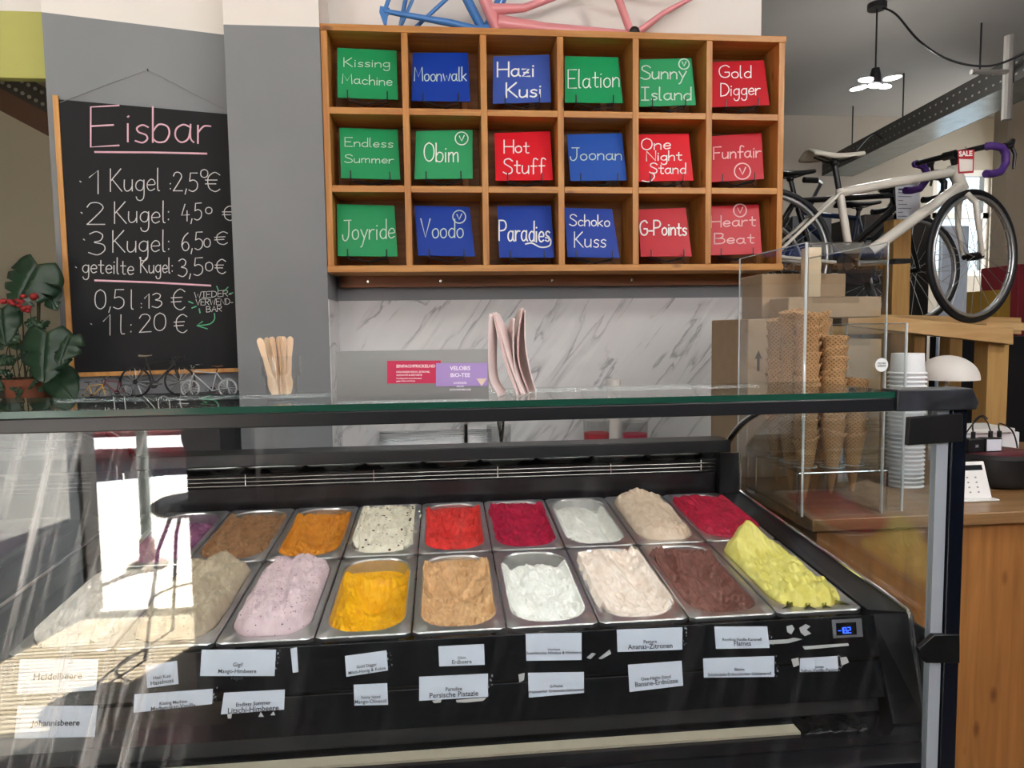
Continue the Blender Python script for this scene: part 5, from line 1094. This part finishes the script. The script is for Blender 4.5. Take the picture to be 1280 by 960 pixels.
# ------------------------------------------------------------------ bicycles
TYRE = plain('tyre', '#17171a', 0.6); SPK = plain('spoke_steel', '#b9bcbe', 0.3, 0.9); BLKF = plain('part_black', '#131316', 0.4)
def bicycle(name, label, O, ang, sc, G, frame, cat='bicycle', group=None, saddle=None, grip=None, rim=None, steer=0.0, bars='drop', spokes=20, tyre=TYRE, fork=None, fat=1.0, reach=.065):
    """G: side view points in metres: s along the heading, h above the rear hub"""
    t = thing(name, (0, 0, 0), label, cat, group)
    t.location = O; t.rotation_euler = (0, 0, ang); t.scale = (sc, sc, sc); ORIGIN[t.name] = Vector((0, 0, 0))
    r = G['r']; P = lambda k, y=0.0: Vector((G[k][0], y, G[k][1]))
    saddle = saddle or BLKF; grip = grip or BLKF; rim = rim or plain('rim_alloy', '#c3c6c8', 0.3, 0.8); fork = fork or frame
    fh, ht, hb = P('front'), P('head_top'), P('head_bottom')
    rot = Matrix.Rotation(steer, 3, 'Z'); piv = Vector((hb.x, 0, 0))
    tn = lambda p: piv+rot @ (Vector(p)-piv)
    B = lambda mb, nm, mt, par=t, **k: mb.build(nm, mt, par, **k)
    mb = MB()
    for a, b, rad in (('bb', 'seat', .0165), ('seat', 'head_top', .0165), ('bb', 'head_bottom', .020), ('head_bottom', 'head_top', .021)):
        p, q = P(a), P(b)
        if (a, b) == ('seat', 'head_top'): p = p.lerp(P('bb'), .05); q = q.lerp(hb, .25)
        if (a, b) == ('bb', 'head_bottom'): q = q.lerp(ht, .2)
        mb.tube([p, q], rad*(fat if a != 'bb' or b != 'seat' else 1.1), 12)
    for s in (-1, 1):
        mb.tube([P('bb', s*.025), P('rear', s*.062)], .009, 8); mb.tube([P('seat', s*.018)+Vector((0, 0, -.02)), P('rear', s*.062)], .008, 8)
    mb.tube([P('bb', -.035), P('bb', .035)], .022, 14); B(mb, 'frame', frame, smooth=50)
    mb = MB(); dr = (ht-hb).normalized(); crn = hb-dr*.02
    for s in (-1, 1): mb.tube([tn(crn+Vector((0, s*.012, 0))), tn(crn-dr*.05+Vector((0, s*.045, 0))), tn(crn.lerp(fh, .5)+Vector((-.005, s*.05, 0))), tn(fh+Vector((0, s*.05, 0)))], [.015, .016, .013, .009], 10)
    B(mb, 'fork', fork, smooth=50)
    for nm, c, f in (('rear', P('rear'), lambda p: Vector(p)), ('front', fh, tn)):
        nv = f(c+Vector((0, 1, 0)))-f(c)
        w = B(MB().torus(f(c), r-.013, .0135, nv, 56, 10), 'wheel', tyre, smooth=80)
        mb = MB(); u = Vector((1, 0, 0)); ww = Vector((0, 0, 1))
        circ = lambda R0, y, n: [f(c+u*math.cos(2*math.pi*i/n)*R0+ww*math.sin(2*math.pi*i/n)*R0+Vector((0, y, 0))) for i in range(n)]
        mb.tube(circ(r-.036, .007, 48), .009, 6, closed=True); mb.tube(circ(r-.036, -.007, 48), .009, 6, closed=True); B(mb, 'rim', rim, w, smooth=80)
        mb = MB()
        for i in range(spokes):
            g_ = 2*math.pi*i/spokes; g2_ = g_+(.5 if i % 2 else -.5); s = .022 if i % 4 < 2 else -.022
            mb.tube([f(c+Vector((math.cos(g2_)*.02, s, math.sin(g2_)*.02))), f(c+Vector((math.cos(g_)*(r-.04), 0, math.sin(g_)*(r-.04))))], .0016 if sc > .5 else .010, 4)
        B(mb, 'spokes', SPK, w, smooth=0)
        mb = MB(); mb.tube([f(c+Vector((0, -.05, 0))), f(c+Vector((0, -.02, 0))), f(c+Vector((0, .02, 0))), f(c+Vector((0, .05, 0)))], [.012, .02, .02, .012], 12); B(mb, 'hub', SPK if sc < .5 else BLKF, w)
    mb = MB(); mb.tube([P('seat')-(P('saddle')-P('seat')).normalized()*.05, P('saddle')+Vector((0, 0, -.045))], .0135, 10); B(mb, 'seatpost', BLKF)
    sp = P('saddle')
    def sad(u, v):
        x = -.135+.28*u; wd_ = .008+.060*(1-ss(.05, .62, u))+.012; sd_ = (v-.5)*2
        return sp+Vector((x, sd_*wd_, .004-.030*sd_*sd_*(1.1-u*.6)+.012*(1-u)**2-.010*math.sin(u*3.1)+.006*u))
    o = B(MB().sheet(sad, 18, 10), 'saddle', saddle, smooth=180, solid=.014)
    mb = MB()
    for s in (-1, 1): mb.tube([sp+Vector((-.09, s*.022, -.018)), sp+Vector((-.03, s*.02, -.04)), sp+Vector((.03, s*.02, -.04)), sp+Vector((.11, s*.01, -.014))], .004, 6)
    mb.ball(sp+Vector((0, 0, -.045)), .022, 8); B(mb, 'saddle_rails', BLKF)
    stt = ht+dr*.03; cl = stt+Vector((reach, 0, .010))
    mb = MB(); mb.tube([tn(ht), tn(stt)], .019, 12); mb.tube([tn(stt), tn(cl)], .015, 10); mb.tube([tn(cl+Vector((0, -.03, 0))), tn(cl+Vector((0, .03, 0)))], .02, 12); B(mb, 'stem', BLKF)
    for s in (-1, 1):
        if bars == 'drop':
            pts = _smooth([(0, 0), (0, .17), (.03, .19), (.075, .195), (.10, .195), (.10, .195)], 4)
            path = [Vector((x, s*y, 0)) for x, y in pts[:9]]
            path += [Vector((.075, s*.194, -.004)), Vector((.100, s*.196, -.03)), Vector((.098, s*.197, -.075)), Vector((.06, s*.199, -.115)), Vector((.0, s*.20, -.128)), Vector((-.04, s*.202, -.130))]
            pp = [tn(cl+p) for p in path]
            B(MB().tube(pp[:5], .013, 10), 'handlebar', BLKF); B(MB().tube(pp[4:], .0175, 12), 'bar_tape', grip, smooth=60)
            hd_ = cl+Vector((.085, s*.196, .0))
            mb = MB(); mb.tube([tn(hd_), tn(hd_+Vector((.045, 0, .012))), tn(hd_+Vector((.062, 0, .035)))], [.017, .017, .011], 10); mb.tube([tn(hd_+Vector((.05, 0, .01))), tn(hd_+Vector((.07, s*.006, -.03))), tn(hd_+Vector((.06, s*.008, -.095)))], [.009, .008, .006], 8); B(mb, 'brake_lever', BLKF)
        else:
            rs_ = .09
            path = [cl, cl+Vector((-.01, s*.08, rs_*.3)), cl+Vector((-.03, s*.2, rs_)), cl+Vector((-.10, s*.28, rs_))]
            pp = [tn(p) for p in path]; B(MB().tube(pp, .012, 8), 'handlebar', SPK); B(MB().tube([pp[3], tn(path[3]+Vector((-.09, s*.01, 0)))], .018, 8), 'grip', grip)
    bbp_ = P('bb')
    mb = MB(); mb.lathe([(.03, -.004), (.098, -.004), (.1, 0), (.098, .004), (.03, .004)], bbp_+Vector((0, -.045, 0)), 36, Matrix.Rotation(R(90), 3, 'X'), closed=True); mb.lathe([(.03, -.002), (.07, -.002), (.07, .002), (.03, .002)], bbp_+Vector((0, -.053, 0)), 30, Matrix.Rotation(R(90), 3, 'X'), closed=True)
    for k in range(5): mb.tube([bbp_+Vector((0, -.05, 0)), bbp_+Vector((math.cos(k*1.257)*.09, -.047, math.sin(k*1.257)*.09))], .009, 6)
    B(mb, 'chainring', BLKF)
    mb = MB(); mb.tube([bbp_+Vector((0, -.065, 0)), bbp_+Vector((.17, -.07, .005))], [.016, .011], 10); mb.tube([bbp_+Vector((0, .065, 0)), bbp_+Vector((-.17, .07, -.005))], [.016, .011], 10); mb.tube([bbp_+Vector((0, -.075, 0)), bbp_+Vector((0, .075, 0))], .013, 10); B(mb, 'crank', SPK)
    for x, y, z in ((.17, -.11, .005), (-.17, .11, -.005)): B(MB().bx(bbp_.x+x-.04, bbp_.x+x+.04, y-.03, y+.03, bbp_.z+z-.01, bbp_.z+z+.01), 'pedal', BLKF)
    mb = MB(); mb.lathe([(.02, -.016), (.055, -.012), (.048, 0), (.035, .012), (.02, .014)], P('rear', -.035), 24, Matrix.Rotation(R(90), 3, 'X'))
    mb.tube([P('rear', -.04)+Vector((.0, 0, .05)), bbp_+Vector((0, -.046, .1))], .004, 5); mb.tube([P('rear', -.04)+Vector((.0, 0, -.05)), bbp_+Vector((0, -.046, -.1))], .004, 5); B(mb, 'drivetrain', BLKF)
    return t
# white bicycle on the timber stand
YW = 3.25; px2 = lambda x, y: (at(x, y, YW).x, at(x, y, YW).z)
base = px2(960, 322)
rel = lambda x, y: (px2(x, y)[0]-base[0], px2(x, y)[1]-base[1])
GW = dict(r=.325, rear=(0, 0), front=rel(1222, 320), bb=rel(1064, 331), seat=rel(1049, 236), saddle=rel(1043, 191), head_top=rel(1191, 206), head_bottom=rel(1204, 238))
WHF = plain('frame_cream', '#dcd8cd', 0.3, coat=0.5)
wbk = bicycle('road_bicycle', 'cream white road bicycle with purple bar tape standing on the timber stand', (base[0], YW, base[1]), 0, 1.0, GW, WHF, fat=1.3, reach=-.03, saddle=plain('saddle_cream', '#d9d5c8', 0.5), grip=plain('tape_purple', '#4a2a78', 0.6), steer=R(17), spokes=24)
# sale tag hung on the handlebar
YT = 2.98; q = [at(x, y, YT) for x, y in ((1198, 217), (1217, 216), (1218, 187), (1197, 188))]
tg = thing('sale_tag', sum(q, Vector())/4, 'white and red "SALE" price tag hanging from the white bicycle handlebar', 'price tag')
MB().slab(q, .001).build('tag_border', plain('tag_red', '#b3222f', 0.5), tg, smooth=0)
cq = sum(q, Vector())/4; inn = [cq+(p-cq)*.84-Vector((0, .0006, 0)) for p in q]
inn2 = [inn[0], inn[1], inn[1].lerp(inn[2], .66), inn[0].lerp(inn[3], .66)]
MB().slab(inn2, .0008).build('tag_card', plain('tag_white', '#e8ded6', 0.6), tg, smooth=0)
uxx = (q[1]-q[0]).normalized(); uyy = (q[3]-q[0]).normalized()
printed([('SALE', .030)], 'lettering', plain('tag_letter', '#f2eee8', 0.6), tg, q[0].lerp(q[1], .5)+(q[3]-q[0])*.74-Vector((0, .001, 0)), uxx, uyy, .03, bold=.04)
MB().bx(inn[0].x, inn[1].x, YT-.0035, YT-.002, inn[0].z+.055, inn[0].z+.060).build('tag_rule', plain('tag_red', '#b3222f'), tg)
tt0 = q[3].lerp(q[2], .5); MB().tube([tt0-Vector((0, 0, .004)), tt0.lerp(at(1208, 183, 3.16), .5)+Vector((0, 0, .004)), at(1206, 184, 3.24)], .0016, 5).build('tag_string', CB_, tg)
# black bicycle behind it
YK = 3.95; pk_ = lambda x, y: (at(x, y, YK).x, at(x, y, YK).z)
bk = pk_(942, 338); rk = lambda x, y: (pk_(x, y)[0]-bk[0], pk_(x, y)[1]-bk[1])
GK = dict(r=.325, rear=(0, 0), front=rk(1142, 338), bb=rk(1022, 346), seat=rk(994, 246), saddle=rk(988, 213), head_top=rk(1117, 238), head_bottom=rk(1122, 262))
bicycle('road_bicycle', 'black road bicycle with a black saddle behind the white one', (bk[0], YK, bk[1]), 0, 1.0, GK, plain('frame_black', '#101013', 0.25, coat=.5), spokes=20, steer=R(6))
sh_q = [at(x, y, 3.88) for x, y in ((1121, 275), (1151, 274), (1149, 228), (1119, 229))]
sp_ = thing('spec_sheet', sum(sh_q, Vector())/4, 'printed white specification sheet hanging from the black bicycle', 'paper sheet')
MB().slab(sh_q, .001).build('sheet', plain('sheet_white', '#c9cdd6', 0.6), sp_, smooth=0)
mb = MB(); cq = sh_q[0]
for k in range(9):
    z = sh_q[3].z-.03-.022*k; mb.bx(sh_q[3].x+.02, sh_q[3].x+.02+(.10 if k == 0 else .03+.05*((k*7) % 3)/2), 3.8775, 3.879, z-(.008 if k == 0 else .003), z)
mb.build('print_lines', INK, sp_, smooth=0)
# blue bicycle low behind
YB2 = 4.5; pb2 = lambda x, y: (at(x, y, YB2).x, at(x, y, YB2).z)
b2_ = pb2(1088, 352); r2 = lambda x, y: (pb2(x, y)[0]-b2_[0], pb2(x, y)[1]-b2_[1])
GB = dict(r=.30, rear=r2(1088, 352), front=r2(985, 300), bb=r2(1062, 330), seat=r2(1072, 270), saddle=r2(1074, 252), head_top=r2(1000, 262), head_bottom=r2(1002, 276))
GB['front'] = (GB['front'][0]-.1, .0)
bicycle('city_bicycle', 'dark blue bicycle with silver rims at the back of the bicycle rack', (b2_[0], YB2, b2_[1]), 0, 1.0, GB, plain('frame_navy', '#1c2f52', 0.3, coat=.4), spokes=16, rim=plain('rim_silver', '#b5babd', 0.35, 0.6), bars='flat')
# timber stand
YS2 = 3.02
TIM = wood('stand_pine', '#c39a63', '#dcb984', 3, 'X', 0.55); TIMV = wood('stand_pine_upright', '#b98e50', '#d2a868', 3, 'Z', 0.55)
bs_ = thing('timber_stand', at(1180, 480, YS2), 'raw pine timber stand carrying the bicycles', 'stand')
l0, l1 = at(1060, 391, YS2), at(1060, 407, YS2); r0, r1 = at(1267, 410, YS2), at(1267, 431, YS2)
def beam(l0, l1, r0, r1, dy, nm):
    q = [l1, r1, r0, l0]; MB().prism([(p.x, p.y, p.z) for p in q], (0, dy, 0)).build(nm, TIM, bs_, bevel=.003)
beam(l0, l1, r0, r1, .05, 'front_rail')
Y2r = 3.42; beam(at(1060, 392, Y2r), at(1060, 404, Y2r), at(1277, 397, Y2r), at(1277, 418, Y2r), .05, 'rear_rail')
for (x0, x1, Y) in ((1235, 1261, YS2+.055), (1113, 1135, 3.60)):
    a, b = at(x0, 450, Y), at(x1, 450, Y); zt5 = at(x0, 418 if Y < 3.4 else 274, Y).z
    MB().bx(a.x, b.x, Y, Y+.09, 0, zt5).build('upright', TIMV, bs_, bevel=.003)
a = at(1222, 402, YW)
MB().bx(a.x-.10, a.x+.26, YS2+.052, Y2r-.002, a.z-.045, a.z-.008).build('cross_board', TIM, bs_, bevel=.002)
a = at(980, 402, YW); zf = base[1]-.325
MB().bx(base[0]-.2, base[0]+.75, 3.2, 3.30, zf-.04, zf-.001).build('wheel_board', TIM, bs_, bevel=.002)
zk = bk[1]-.325; MB().bx(bk[0]-.4, bk[0]+1.4, YK-.05, YK+.05, zk-.05, zk-.001).build('wheel_board', TIM, bs_, bevel=.002)
for x in (bk[0]-.3, bk[0]+1.3, base[0]-.1): MB().bx(x-.04, x+.04, 3.3+.001 if x == base[0]-.1 else YK+.05, 3.39 if x == base[0]-.1 else YK+.14, 0, (zf if x == base[0]-.1 else zk)-.03).build('upright', TIMV, bs_)
zb2 = b2_[1]-.30; MB().bx(b2_[0]-1.2, b2_[0]+.5, YB2-.05, YB2+.05, zb2-.05, zb2-.001).build('wheel_board', TIM, bs_, bevel=.002)
for x in (b2_[0]-1.1, b2_[0]+.4): MB().bx(x-.04, x+.04, YB2+.051, YB2+.14, 0, zb2-.02).build('upright', TIMV, bs_)
# star shaped pendant, tray, cables
YP = 4.6; pc_ = at(1094, 105, YP)
pd = thing('pendant_lamp', pc_, 'hanging lamp with five glowing oval panels in a star', 'lamp')
MB().tube([(pc_.x, YP, pc_.z+.05), (pc_.x, YP, CZ-.03)], .006, 8).build('cord', BLKF, pd)
MB().lathe([(.06, CZ-.035), (.06, CZ-.0005), (0, CZ-.0005)], (pc_.x, YP, 0), 24).build('ceiling_rose', BLKF, pd)
MB().lathe([(.0, pc_.z), (.035, pc_.z), (.035, pc_.z+.05), (.025, pc_.z+.10), (.0, pc_.z+.11)], (pc_.x, YP, 0), 20).build('socket', BLKF, pd)
lamp('pendant_glow', 'POINT', (pc_.x, YP, pc_.z-.10), 20, color=(1, .98, .94), size=.12)
LED = plain('led_panel', '#ffffff', 0.4, emit=('#fffdf5', 5)); 
for k in range(5):
    a_ = 2*math.pi*k/4+.5; off = Vector((math.cos(a_)*.115, math.sin(a_)*.115, .004)) if k < 4 else Vector((0, 0, -.012))
    c = pc_+off; rm = Matrix.Rotation(a_, 3, 'Z') @ Matrix.Diagonal((.060, .040, .007))
    if k < 4: MB().ball((0, 0, 0), 1, 10).v
    b_ = MB(); b_.ball((0, 0, 0), 1, 10); b_.v = [c+rm @ p for p in b_.v]; lp = b_.build('led_panel', LED, pd, smooth=80)
    b2 = MB(); b2.ball((0, 0, 0), 1, 10); b2.v = [c+Vector((0, 0, .008))+(rm @ Matrix.Diagonal((1.08, 1.1, 1.0))) @ p for p in b2.v]; b2.build('panel_housing', BLKF, lp, smooth=80)
p0, p1 = atz(950, 258, 3.0), atz(1330, 72, 3.0); ct_ = thing('cable_tray', p0.lerp(p1, .5), 'grey perforated metal cable tray hanging below the ceiling', 'cable tray')
dv = (p1-p0).normalized(); sdv = Vector((dv.y, -dv.x, 0))
if sdv.x < 0: sdv = -sdv
TR = plain('tray_grey', '#4b4a47', 0.5, 0.4)
mb = MB(); z_ = Vector((0, 0, .16)); mb.hexa([p0, p1, p1+sdv*.006, p0+sdv*.006, p0+z_, p1+z_, p1+z_+sdv*.006, p0+z_+sdv*.006]); mb.build('tray_side', TR, ct_, smooth=0)
o_ = sdv*.32; mb = MB(); mb.hexa([p0+o_, p1+o_, p1+o_+sdv*.006, p0+o_+sdv*.006, p0+z_+o_, p1+z_+o_, p1+z_+o_+sdv*.006, p0+z_+o_+sdv*.006]); mb.build('tray_side', TR, ct_, smooth=0)
mb = MB(); mb.hexa([p0+sdv*.007, p1+sdv*.007, p1+o_-sdv*.001, p0+o_-sdv*.001, p0+sdv*.007+Vector((0, 0, .008)), p1+sdv*.007+Vector((0, 0, .008)), p1+o_-sdv*.001+Vector((0, 0, .008)), p0+o_-sdv*.001+Vector((0, 0, .008))]); mb.build('tray_bottom', plain('tray_galvanised', '#8c979c', 0.25, 0.85, vary=.2, bscale=8), ct_, smooth=0)
mb = MB()
for k in range(70):
    for r__ in (.045, .115):
        p = p0.lerp(p1, (k+.5)/70)-sdv*.001+Vector((0, 0, r__)); mb.slab([p-dv*.009-Vector((0, 0, .006)), p+dv*.009-Vector((0, 0, .006)), p+dv*.009+Vector((0, 0, .006)), p-dv*.009+Vector((0, 0, .006))], .0008)
mb.build('tray_slots', plain('slot_light', '#8f8b83', 0.7), ct_, smooth=0)
for k in (.2, .42, .6, .8, .95): p = p0.lerp(p1, k)+sdv*.16; MB().tube([p+Vector((0, 0, .005)), Vector((p.x, p.y, CZ))], .006, 6).build('hanger_rod', BLKF, ct_)
def cable(pts, r, lab):
    t = thing('ceiling_cable', pts[0], lab, 'cable'); sm = []
    for i in range(len(pts)-1):
        a, b, c, d = pts[max(i-1, 0)], pts[i], pts[i+1], pts[min(i+2, len(pts)-1)]
        for k in range(8):
            u = k/8; sm.append(.5*((2*b)+(c-a)*u+(2*a-5*b+4*c-d)*u*u+(3*b-a-3*c+d)*u**3))
    MB().tube(sm+[pts[-1]], r, 6).build('lead', BLKF, t, smooth=80)
cable([Vector((pc_.x+.02, YP, CZ-.02)), at(1120, 18, 4.5), at(1150, 52, 4.3), at(1190, 76, 4.2), at(1240, 82, 4.1), at(1290, 62, 4.0)], .007, 'thin dark cable swagging from the pendant lamp across the ceiling')
cable([at(1070, 188, 5.6), at(1090, 168, 5.6), Vector((at(1103, 155, 5.6).x, 5.6, CZ-.6))], .008, 'thin dark cable spreading from a ceiling hook above the white saddle')
pp_ = thing('ceiling_pipe', at(1240, 85, 4.2), 'pale horizontal pipe fixed below the ceiling at the right edge', 'pipe')
mb = MB(); mb.tube([at(1214, 90, 4.3), at(1300, 90, 4.3)], .016, 10); mb.tube([at(1262, 45, 4.31), at(1258, 150, 4.31)], .03, 10); mb.build('pipe_run', plain('pipe_white', '#a5a29c', 0.6), pp_)
# things further back under the rack
def flat(nm, x0, x1, y0, y1, Y, d, mt, lab, cat, part='body'):
    a, b = at(x0, y1, Y), at(x1, y0, Y); t = thing(nm, ((a.x+b.x)/2, Y, max(a.z, 0)), lab, cat)
    MB().bx(a.x, b.x, Y, Y+d, max(a.z, .001), b.z).build(part, mt, t, bevel=.006); return t
flat('roll_up_banner', 1167, 1212, 282, 620, 4.7, .03, plain('banner_pale_blue', '#cfdcec', 0.5), 'tall pale blue blank roll-up banner behind the bicycles', 'banner')
flat('display_crate', 1238, 1264, 362, 640, 5.0, .4, plain('crate_yellow', '#a9832f', 0.7), 'mustard yellow crate seen through the white front wheel', 'crate')
flat('display_crate', 1262, 1300, 330, 640, 5.2, .4, plain('crate_red', '#8c2430', 0.7), 'dark red crate at the right edge beyond the white wheel', 'crate')
flat('tool_cabinet', 1072, 1164, 268, 640, 5.2, .5, plain('cabinet_dark', '#2b2724', 0.6), 'dark tool cabinet behind the blue bicycle', 'cabinet')
flat('tool_cabinet', 1218, 1300, 420, 640, 4.4, .5, plain('cabinet_black', '#1d1b1e', 0.6), 'black low cabinet under the right end of the timber stand', 'cabinet')
flat('storage_box', 985, 1040, 270, 640, 5.4, .5, plain('box_slate', '#4a4c50', 0.7), 'slate grey storage box behind the cream seat stays', 'box')
flat('amber_reflector', 1099, 1107, 325, 336, 4.62, .02, plain('reflector_amber', '#d9892a', 0.3), 'amber reflector beside the silver rim', 'reflector')

# ------------------------------------------------------------------ toy bicycles on the ledge
ZL = 1.2555
GT = dict(r=.33, rear=(0, 0), front=(1.0, 0), bb=(.42, -.06), seat=(.28, .44), saddle=(.25, .62), head_top=(.86, .52), head_bottom=(.90, .38))
def toy(label, xpx, Y, length_px, frame, flip=False, r=.33, **k):
    a = at(xpx, 490, Y); sc = (at(xpx+length_px, 490, Y).x-a.x)/1.66
    G = dict(GT); G['r'] = r
    x = a.x+r*sc if not flip else at(xpx+length_px, 490, Y).x-r*sc
    return bicycle('toy_bicycle', label, (x, Y, ZL+r*sc), R(180) if flip else 0, sc, G, frame, 'toy bicycle', 'toy bicycles on the ledge', spokes=16, **k)
SIL = plain('toy_silver', '#a9adaf', 0.35, 0.7)
toy('small silver wire bicycle with a brown saddle against the grey pillar', 219, 2.60, 78, SIL, True, .26, bars='flat', saddle=plain('toy_saddle_brown', '#6a4a34', 0.6), tyre=SIL)
toy('largest toy bicycle, black with curled drop bars, in the middle of the ledge', 150, 2.69, 92, plain('toy_black', '#17171a', 0.3), False, .36, saddle=plain('toy_saddle_tan', '#7d715f', 0.6), rim=TYRE)
toy('small yellow toy bicycle beside the monstera leaf', 96, 2.58, 46, plain('toy_yellow', '#d9a91e', 0.35), False, .28, bars='flat', rim=SIL)
toy('dark red toy bicycle partly behind the yellow one', 118, 2.68, 48, plain('toy_red', '#7c1f2c', 0.35), True, .30, bars='flat')

# ------------------------------------------------------------------ plants at the left
LEAF = plain('monstera_green', '#1a3421', 0.4, vary=.18, bscale=14); LEAF2 = plain('ivy_green', '#203c25', 0.45, vary=.2, bscale=18); STEM = plain('stem_brown', '#4d4a2c', 0.7)
def leaf_mesh(c, tipdir, nrm, ln, wd_, splits=3, droop=.25):
    t = Vector(tipdir).normalized(); nrm = Vector(nrm); nrm = (nrm-t*nrm.dot(t)).normalized(); s = t.cross(nrm); mb = MB(); n_ = 26; vs = []; rowsn = 6
    for i in range(n_+1):
        u = i/n_; hw = wd_*.5*(math.sin(math.pi*min(1, u*.93+.07))**.62)*(1.12-.5*u)
        for sg in (-1, 1):
            cut = 1.0
            if splits and .25 < u < .9:
                cut = 1-.42*max(0, math.cos((u*splits*2.6+(.4 if sg > 0 else 0))*math.pi))**6
            for k in range(rowsn):
                f_ = k/(rowsn-1)*hw*cut
                vs.append(Vector(c)+t*(ln*(u-.12*(k/(rowsn-1))*(1-u)*1.4))+s*sg*f_-nrm*(droop*ln*(u-.25)**2+.9*f_*f_/wd_)+nrm*(.004*math.sin(u*22)*k/rowsn))
    fs = []; W_ = 2*rowsn
    for i in range(n_):
        for sg in (0, 1):
            for k in range(rowsn-1):
                a = i*W_+sg*rowsn+k; b = a+1; d = a+W_; e = d+1; fs.append((a, b, e, d) if sg else (b, a, d, e))
    return mb.add(vs, fs)
LS = [((47, 330), (22, 372), 2.62, .16, .175, 4, 'big split monstera leaf'), ((58, 415), (52, 470), 2.50, .155, .165, 3, ''), ((2, 385), (4, 424), 2.56, .12, .10, 0, ''), ((65, 462), (88, 496), 2.54, .13, .11, 0, ''), ((50, 350), (70, 386), 2.66, .12, .09, 2, ''), ((88, 420), (76, 446), 2.52, .10, .09, 2, '')]
mo = thing('monstera_plant', at(45, 500, 2.62), 'monstera plant with large split dark green leaves beside the chalkboard', 'plant')
mo_base = at(38, 505, 2.62); mo_base.z = ZL
for (x0, y0), (x1, y1), Y, ln, w_, sp__, _ in LS:
    a, b = at(x0, y0, Y), at(x1, y1, Y-.05)
    leaf_mesh(a, b-a, (.15, -1, .45), ln*1.1, w_*1.15, sp__).build('leaf', LEAF, mo, smooth=180, solid=.0012)
    mid = a.lerp(mo_base, .5)+Vector((0, .03, .05)); MB().tube([mo_base+Vector((random.uniform(-.02, .02), .02, .02)), mid, a], .0035, 6).build('leaf_stalk', STEM, mo)
MB().lathe([(0, ZL), (.075, ZL), (.095, ZL+.075), (.098, ZL+.08), (.085, ZL+.078), (0, ZL+.07)], (mo_base.x-.02, 2.64, 0), 28).build('pot', plain('terracotta', '#7a4630', 0.8), mo)
iv = thing('trailing_plant', at(10, 500, 2.60), 'small leaved climbing plant in a pot at the left edge of the picture ledge', 'plant')
ivb = at(5, 505, 2.60)
for k in range(46):
    x, y = random.uniform(-14, 62), random.uniform(395, 497); Y = random.uniform(2.54, 2.60)
    a = at(x, y, Y); dv_ = Vector((random.uniform(-1, 1), random.uniform(-.5, .1), random.uniform(-1, .3)))
    leaf_mesh(a, dv_, (random.uniform(-.5, .5), -1, .5), random.uniform(.03, .055), random.uniform(.025, .045), 0).build('leaf', LEAF2, iv, smooth=180, solid=.0008)
for k in range(7):
    x = random.uniform(0, 55); pts = [Vector((ivb.x+.01*k, 2.60, ZL+.05))]+[at(x+random.uniform(-12, 12), y, 2.59) for y in (470, 440, 405)]
    MB().tube(pts, .0016, 5).build('twig', STEM, iv)
MB().lathe([(0, ZL), (.06, ZL), (.075, ZL+.065), (.068, ZL+.063), (0, ZL+.055)], (ivb.x-.02, 2.61, 0), 26).build('pot', plain('pot_dark', '#3a332c', 0.8), iv)
rf = thing('red_flowering_plant', at(25, 380, 2.72), 'cluster of dark red blossoms between the monstera leaves', 'flower')
for k in range(22):
    c = at(random.uniform(3, 44), random.uniform(368, 390), random.uniform(2.56, 2.60)); b_ = MB(); b_.ball(c, random.uniform(.008, .014), 6, (1, 1, .8)); b_.build('blossom', plain('blossom_red', '#8f1c1c', 0.6), rf, smooth=80)
rb = at(25, 500, 2.70)
for k in range(4): MB().tube([Vector((rb.x+.01*k, 2.70, ZL)), at(12+9*k, 440, 2.66), at(8+10*k, 385, 2.59)], .002, 5).build('flower_stem', STEM, rf)
